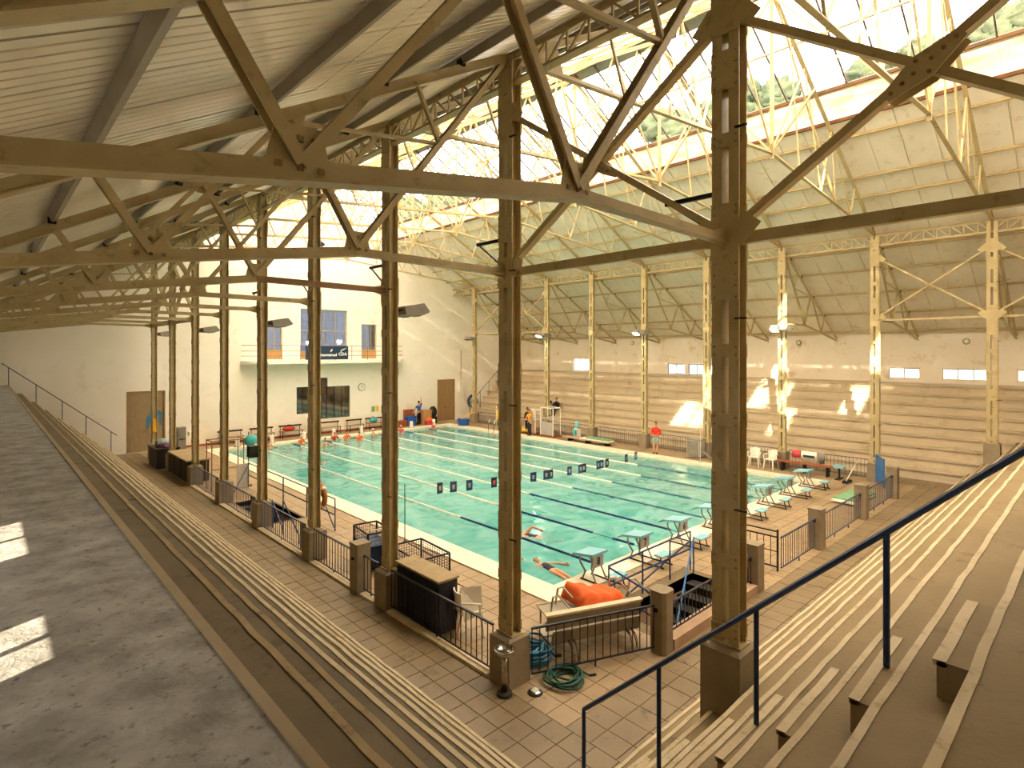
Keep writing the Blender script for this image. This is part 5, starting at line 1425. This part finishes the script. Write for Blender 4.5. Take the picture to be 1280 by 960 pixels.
t = thing('kick_raft', 'yellow inflatable raft lying on the far right deck behind the person in yellow', 'raft', (16.9, 18.2, 0))
part('raft_hull', MB().ell((16.9, 18.5, .22), .45, .9, .22, 12, 8), mat('pale_yellow_vinyl', '#d9b94e', rough=.5), t, smooth=True)
part('raft_rope', torus(MB(), (16.9, 18.5, .3), .44, .015, 'z', 16, 5), M['white'], t)
# ================================================================== PEOPLE
DEFER = []
def skin_obj(name, verts, edges, m, parent, extra=None, subdiv=1, root=0):
    me = bpy.data.meshes.new(name); bm = bmesh.new(); ly = bm.verts.layers.skin.verify()
    bv = []
    for i, (co, r) in enumerate(verts):
        v = bm.verts.new(co); rr = r if isinstance(r, tuple) else (r, r); v[ly].radius = rr; v[ly].use_root = (i == root); bv.append(v)
    for a, b_ in edges: bm.edges.new((bv[a], bv[b_]))
    bm.to_mesh(me); bm.free()
    o = link(name, me, parent)
    sk = o.modifiers.new('skin', 'SKIN'); sk.use_smooth_shade = True; sk.branch_smoothing = .6
    if subdiv: ss = o.modifiers.new('sub', 'SUBSURF'); ss.levels = subdiv; ss.render_levels = subdiv
    DEFER.append((o, m if isinstance(m, (list, tuple)) else [m], extra))
    return o
def pose(**k):
    J = dict(pelvis=(0, 0, .93), waist=(0, .0, 1.08), chest=(0, .0, 1.28), neck=(0, -.005, 1.46), skull=(0, .015, 1.56))
    for s, n in ((-1, 'l'), (1, 'r')):
        J.update({'sh'+n: (s*.175, -.01, 1.40), 'el'+n: (s*.225, -.02, 1.12), 'wr'+n: (s*.235, .05, .88), 'ha'+n: (s*.232, .075, .80),
                  'hi'+n: (s*.09, 0, .90), 'kn'+n: (s*.10, .02, .50), 'an'+n: (s*.10, -.02, .085), 'to'+n: (s*.115, .14, .035)})
    J.update(k); return {a: Vector(b_) for a, b_ in J.items()}
RAD = dict(pelvis=(.135, .10), waist=(.125, .09), chest=(.150, .10), neck=.055, skull=.058, sh=.062, el=.042, wr=.029, ha=.030, hi=.085, kn=.058, an=.040, to=.030)
def head_mb(J, T, hair=True, cap=False):
    # head with face, built about the skull joint, looking along +y; returns (head, eyes, lips, hair)
    c = J['skull']+Vector((0, .012, .065)); H = MB()
    def fn(p, q):
        if p.z < 0: q.x *= 1-.28*(-p.z)**1.5; q.y += .012*(-p.z)
        return q
    H.ell(c, .074, .094, .112, 14, 10, fn)
    H.plate([c+Vector((-.006, .088, .022)), c+Vector((.006, .088, .022)), c+Vector((.015, .112, -.022)), c+Vector((-.015, .112, -.022))], (0, .02, 0))
    for s in (-1, 1): H.ell(c+Vector((s*.075, -.005, -.005)), .012, .022, .032, 6, 5)
    H.cur = 1
    for s in (-1, 1): H.ell(c+Vector((s*.030, .082, .012)), .013, .010, .008, 6, 4)
    H.cur = 2
    for s in (-1, 1): H.ell(c+Vector((s*.030, .0905, .012)), .006, .004, .006, 5, 4)
    H.cur = 3
    H.ell(c+Vector((0, .083, -.055)), .024, .010, .009, 8, 4)
    R = MB()
    def hf(p, q):
        if p.y > .35 and p.z < .45: q = Vector((q.x*.9, q.y*.82, q.z*.9))
        if p.z < -.25: q = Vector((q.x*.9, min(q.y, -.02), -.03))
        return q
    R.ell(c+Vector((0, -.008, .012)), .082, .099, .112, 14, 9, hf)
    for mb in (H, R): mb.v = [tuple(T @ Vector(v)) for v in mb.v]
    return H, R
def human(label, loc, rz, J, clothes, sc=1.0, T=None, skin='skin', hair='hair', cap=None, group=None, barefoot=True):
    t = thing('person', label, 'person', loc, rz, group)
    T = (T or Matrix.Identity(4)) @ Matrix.Scale(sc, 4)
    P = lambda n: T @ J[n]
    vs = []; es = []; ix = {}
    def add(n, r=None, co=None):
        base = n[:2] if n[:2] in RAD and n not in RAD else n
        rr = r if r is not None else RAD[base]
        rr = tuple(q*sc for q in rr) if isinstance(rr, tuple) else rr*sc
        ix[n] = len(vs); vs.append((co if co is not None else P(n), rr)); return ix[n]
    for n in ('pelvis', 'waist', 'chest', 'neck', 'skull'): add(n)
    for a, b_ in (('pelvis', 'waist'), ('waist', 'chest'), ('chest', 'neck'), ('neck', 'skull')): es.append((ix[a], ix[b_]))
    H, R = head_mb(J, T)
    for s in 'lr':
        for n in ('sh', 'el', 'wr', 'ha', 'hi', 'kn', 'an', 'to'): add(n+s)
        for a, b_ in (('chest', 'sh'+s), ('sh'+s, 'el'+s), ('el'+s, 'wr'+s), ('wr'+s, 'ha'+s), ('pelvis', 'hi'+s), ('hi'+s, 'kn'+s), ('kn'+s, 'an'+s), ('an'+s, 'to'+s)): es.append((ix[a], ix[b_]))
        # five separate tapering fingers rooted in the palm
        w, h = J['wr'+s], J['ha'+s]; d = (h-w).normalized(); sd = d.cross(Vector((1, 0, 0)) if abs(d.x) < .8 else Vector((0, 1, 0))).normalized(); pn = d.cross(sd)
        H.cur = 0
        for q, (off, ln) in enumerate(((-.026, .062), (-.009, .074), (.009, .070), (.025, .054))):
            p0 = w+d*.05+sd*off*.8; p1 = h+d*.012+sd*off; p2 = h+d*ln*.6+sd*off*1.05+pn*.008; p3 = h+d*ln+sd*off+pn*.022
            H.tube([T @ p for p in (p0, p1, p2, p3)], [.010*sc, .0095*sc, .0085*sc, .006*sc], 5)
        H.tube([T @ p for p in (w+d*.03-sd*.02, h-d*.01-sd*.042+pn*.01, h+d*.022-sd*.052+pn*.018)], [.011*sc, .0105*sc, .007*sc], 5)
    skin_obj('body', vs, es, [M[skin], M['eye'], M['hair'], M['lip']], t, H)
    ho = link('swim_cap' if cap else 'hair', R.mesh('hair', M[cap or hair], True), t)
    def cloth(name, chains, m, grow, rad):
        cv = []; ce = []; cx = {}
        for ch in chains:
            prev = None
            for n in ch:
                if n not in cx:
                    if isinstance(n, tuple): a, b_, f = n; co = P(a).lerp(P(b_), f); base = a[:2] if a not in RAD else a; r = RAD[base]
                    else: co = P(n); r = RAD[n[:2] if n not in RAD else n]
                    r = tuple((q+grow)*sc for q in r) if isinstance(r, tuple) else (r+grow)*sc
                    cx[n] = len(cv); cv.append((co, r))
                if prev is not None and (prev, cx[n]) not in ce: ce.append((prev, cx[n]))
                prev = cx[n]
        skin_obj(name, cv, ce, M[m], t)
    for kind, m in clothes:
        if kind == 'hoodie': cloth('jacket', [('pelvis', 'waist', 'chest', ('chest', 'neck', .75)), ('chest', 'shl', 'ell', ('wrl', 'ell', .1)), ('chest', 'shr', 'elr', ('wrr', 'elr', .1))], m, .030, 0)
        if kind == 'shirt': cloth('shirt', [('pelvis', 'waist', 'chest', ('chest', 'neck', .6)), ('chest', 'shl', ('shl', 'ell', .75)), ('chest', 'shr', ('shr', 'elr', .75))], m, .016, 0)
        if kind == 'trousers': cloth('trousers', [(('pelvis', 'waist', .3), 'pelvis'), ('pelvis', 'hil', 'knl', ('anl', 'knl', .05)), ('pelvis', 'hir', 'knr', ('anr', 'knr', .05))], m, .018, 0)
        if kind == 'shorts': cloth('shorts', [(('pelvis', 'waist', .2), 'pelvis'), ('pelvis', 'hil', ('hil', 'knl', .6)), ('pelvis', 'hir', ('hir', 'knr', .6))], m, .016, 0)
        if kind == 'swimsuit': cloth('swimsuit', [(('pelvis', 'waist', -.2), 'pelvis', 'waist', 'chest', ('chest', 'neck', .25))], m, .010, 0)
        if kind == 'shoes':
            for s in 'lr': cloth('shoe', [(('an'+s, 'kn'+s, .1), 'an'+s, 'to'+s)], m, .010, 0)
        if kind == 'stripe':
            for s in (1,):
                n = 'r'; o = MB().tube([P('hi'+n)+(T.to_3x3() @ Vector((.095, .02, 0))), P('kn'+n)+(T.to_3x3() @ Vector((.075, .02, 0))), P('an'+n)+(T.to_3x3() @ Vector((.055, .01, 0)))], .013*sc, 6)
                link('trouser_stripe', o.mesh('trouser_stripe', M[m]), t)
    return t
stand = pose()
# the people on the deck
human('person in a red hooded jacket and pale blue shorts on the right deck', (16.47, 7.77, 0), PI/2+.35, pose(
    ell=(-.24, .0, 1.15), wrl=(-.12, .16, 1.06), hal=(-.06, .19, 1.04), elr=(.24, .0, 1.15), wrr=(.12, .16, 1.06), har=(.06, .19, 1.04), ani=(0, 0, 0), anl=(-.06, .03, .085), tol=(-.06, .18, .035)),
    [('hoodie', 'redcloth'), ('shorts', 'cyan'), ('shoes', 'navycloth')])
human('person in a yellow shirt and black striped trousers standing at the far right pool edge', (16.2, 17.0, 0), PI/2-.2, pose(
    ell=(-.26, .12, 1.18), wrl=(-.2, .36, 1.10), hal=(-.18, .44, 1.09), elr=(.25, .10, 1.16), wrr=(.16, .33, 1.06), har=(.14, .41, 1.05)),
    [('shirt', 'yellow'), ('trousers', 'navycloth'), ('shoes', 'black'), ('stripe', 'white')])
human('person in dark clothes partly hidden behind the corner column, near the yellow shirt', (16.75, 17.75, 0), PI/2, pose(),
    [('hoodie', 'black'), ('trousers', 'navycloth'), ('shoes', 'black')], skin='skin_dark', sc=1.02)
human('person in a blue shirt reaching one arm up against the back wall', (14.15, 26.62, 0), .2, pose(
    elr=(.26, .02, 1.62), wrr=(.24, .05, 1.86), har=(.24, .06, 1.94), ell=(-.34, .06, 1.16), wrl=(-.45, .12, .96), hal=(-.48, .14, .89)),
    [('shirt', 'bluecloth'), ('trousers', 'black'), ('shoes', 'black')], sc=1.03)
human('person in dark clothes standing by the back wall benches under the smoked window', (5.75, 26.3, 0), PI, pose(),
    [('hoodie', 'black'), ('trousers', 'black'), ('shoes', 'black')], skin='skin_dark', sc=.95)
sit = dict(pelvis=(0, 0, .09), waist=(0, .02, .24), chest=(0, .05, .43), neck=(0, .07, .60), skull=(0, .09, .70))
for s, n in ((-1, 'l'), (1, 'r')):
    sit.update({'sh'+n: (s*.17, .04, .55), 'el'+n: (s*.22, .12, .30), 'wr'+n: (s*.14, .33, .22), 'ha'+n: (s*.12, .40, .21), 'hi'+n: (s*.09, .02, .08), 'kn'+n: (s*.12, .42, .09),
                'an'+n: (s*.11, .44, -.34), 'to'+n: (s*.12, .58, -.395)})
human('seated spectator in a dark top on the right stand, left one of a pair', (20.62, 19.35, HS*3), PI/2, pose(**sit), [('shirt', 'navycloth'), ('trousers', 'black'), ('shoes', 'black')])
human('seated spectator in a black jacket on the right stand, right one of a pair', (20.62, 18.6, HS*3), PI/2+.1, pose(**sit), [('hoodie', 'black'), ('trousers', 'navycloth'), ('shoes', 'black')])

# swimmers
ZW = -.07
def lying(face_up, dirz, z):
    # turn an upright body so that it lies along local +y (head first), floating at the surface
    rx = Matrix.Rotation(-PI/2, 4, 'X') if not face_up else Matrix.Rotation(-PI/2, 4, 'X') @ Matrix.Rotation(PI, 4, 'Z')
    return Matrix.Translation((0, 0, z)) @ rx @ Matrix.Translation((0, 0, -.95))
human('swimmer on the back in a dark patterned swimsuit, in the lane nearest the bench', (.88, .88, ZW), -.20, pose(
    ell=(-.36, .03, 1.22), wrl=(-.44, .06, 1.0), hal=(-.46, .07, .92), elr=(.30, -.06, 1.62), wrr=(.24, .02, 1.86), har=(.24, .03, 1.94), tol=(-.11, .05, .0), tor=(.11, .05, .0), anl=(-.07, 0, .1), anr=(.07, 0, .1), knl=(-.08, .03, .5), knr=(.08, .05, .5)),
    [('swimsuit', 'navycloth')], T=lying(True, 0, -.03), cap=None)
human('swimmer doing front crawl with a red cap, in the second lane from the bench', (2.42, 2.95, ZW), .35, pose(
    ell=(-.24, -.10, 1.66), wrl=(-.2, .02, 1.90), hal=(-.2, .03, 1.98), elr=(.32, -.22, 1.22), wrr=(.36, -.16, 1.0), har=(.36, -.14, .93), tol=(-.10, .02, .0), tor=(.10, .02, .0)),
    [('swimsuit', 'navycloth')], T=lying(False, 0, -.05), cap='red')
def crawl(label, x, y, rz, cap, arm):
    kw = dict(elr=(.30, -.22, 1.55), wrr=(.28, -.10, 1.80), har=(.28, -.06, 1.88)) if arm else {}
    human(label, (x, y, ZW), rz, pose(ell=(-.2, .10, 1.64), wrl=(-.18, .16, 1.88), hal=(-.18, .18, 1.96), tol=(-.10, .02, 0), tor=(.1, .02, 0), **kw), [('shorts', 'navycloth')], T=lying(False, 0, -.10), cap=cap)
crawl('swimmer with a black cap under the pennants at the right, halfway to the right edge', 11.67, 3.3, 2.9, 'black', False)
crawl('swimmer in the right lanes lifting one arm near the far right edge', 15.1, 20.1, -2.6, 'black', True)
crawl('swimmer with a dark cap, far off in the middle of the pool', 10.17, 19.8, 2.8, 'black', False)
crawl('swimmer with a dark cap in mid pool, right of the floodlight column', 10.1, 13.9, 2.9, 'black', False)
crawl('splashing swimmer with a dark cap in the left lanes beyond the lifebuoy', 2.25, 17.2, -.2, 'black', True)
bath = dict(ell=(-.30, .10, 1.18), wrl=(-.30, .32, 1.16), hal=(-.28, .40, 1.16), elr=(.30, .10, 1.18), wrr=(.30, .32, 1.16), har=(.28, .40, 1.16))
kids = [(2.35, 24.3, 'bather with bare shoulders near the far left corner of the pool', None, 'skin'),
        (4.35, 24.6, 'bather in an orange float at the far wall, left of the person in black', 'white', 'orange'),
        (6.45, 24.5, 'bather in a red top at the far wall below the smoked window', 'pinkcloth', 'red'),
        (4.94, 22.6, 'pale bather out in the water in front of the far wall group', 'hair', None),
        (7.2, 24.4, 'bather with a black cap and orange float at the far wall', 'black', 'orange'),
        (7.6, 23.5, 'bather with an orange float just in front of the far wall group', 'navycloth', 'orange'),
        (9.0, 24.3, 'bather at the far wall below the wall clock', 'white', None),
        (9.0, 21.9, 'bather alone in the water in front of the clock', 'hair', None),
        (11.25, 24.5, 'bather with a white cap at the far wall, right of the clock', 'white', 'pinkcloth'),
        (13.9, 24.5, 'bather in a pink top at the far wall below the person in blue', 'pinkcloth', 'pinkcloth')]
for i, (x, y, lab, cap, top) in enumerate(kids):
    human(lab, (x, y, ZW), PI+random.uniform(-1.2, 1.2), pose(**bath), ([('shirt', top)] if top and top != 'skin' else []) + [('shorts', 'navycloth')], sc=.86, T=Matrix.Translation((0, 0, -.98)), cap=cap if cap != 'hair' else None)

# ================================================================== TREES BEYOND THE GLAZING
def tree(x, y, top, r, lab, seed):
    t = thing('tree', lab, 'tree', (x, y, -2.0), 0, None)
    rn = random.Random(seed)
    part('trunk', MB().tube([(x, y, -2.0), (x+.3, y+.2, top*.4), (x, y, top-r)], [.5, .38, .2], 8), M['bark'], t)
    cr = MB()
    for q in range(9):
        a = rn.uniform(0, 2*PI); d = rn.uniform(0, .75)*r; zz = top-r*rn.uniform(.6, 1.9); rr = r*rn.uniform(.45, .75)
        cx, cy = x+d*math.cos(a), y+d*math.sin(a); sd = rn.uniform(0, 50)
        def fn(p, v): return v*(1+.45*noise.noise(p*2.3+Vector((sd, sd, 0)))+.28*noise.noise(p*5.0+Vector((0, sd, sd)))+.12*noise.noise(p*11.0+Vector((sd, 0, sd))))
        cr.ell((cx, cy, min(zz, top-rr*.6)), rr, rr, rr*.85, 34, 22, fn)
    part('crown', cr, M['foliage'], t, smooth=True)
for i, (y, top, r, lab) in enumerate(((11.2, 25.2, 2.4, 'round topped tree seen low through the skylight beside the nearest column'),
        (8.2, 24.3, 1.9, 'small tree crown just right of the nearest column through the skylight'), (2.2, 24.2, 1.7, 'tree crown low in the skylight left of the crossing braces'),
        (-.3, 24.1, 1.6, 'tree crown peeking below the crossing braces'), (-5.6, 24.6, 2.6, 'large tree crown low in the skylight at the far right'), (16.5, 24.6, 2.2, 'tree crown behind the left side of the nearest column'),
        (46, 25.0, 4.5, 'bluish far tree at the far end of the skylight, left one'), (60, 26.5, 4.5, 'bluish far tree at the far end of the skylight, right one'))):
    tree(33.5 if i < 6 else 36, y, top+1.4, r, lab, 30+i)

# finish the skinned figures in one pass
bpy.context.view_layer.update()
dg = bpy.context.evaluated_depsgraph_get()
done = [(o, bpy.data.meshes.new_from_object(o.evaluated_get(dg)), ms, ex) for o, ms, ex in DEFER]
for o, me, ms, ex in done:
    o.modifiers.clear()
    if ex is not None:
        bm = bmesh.new(); bm.from_mesh(me); vv = [bm.verts.new(c) for c in ex.v]
        for f, mi in zip(ex.f, ex.mi):
            try: nf = bm.faces.new([vv[i] for i in f]); nf.material_index = mi
            except ValueError: pass
        bm.to_mesh(me); bm.free()
    me.materials.clear()
    for m in ms: me.materials.append(m)
    me.polygons.foreach_set('use_smooth', [True]*len(me.polygons))
    me.name = o.name; o.data = me
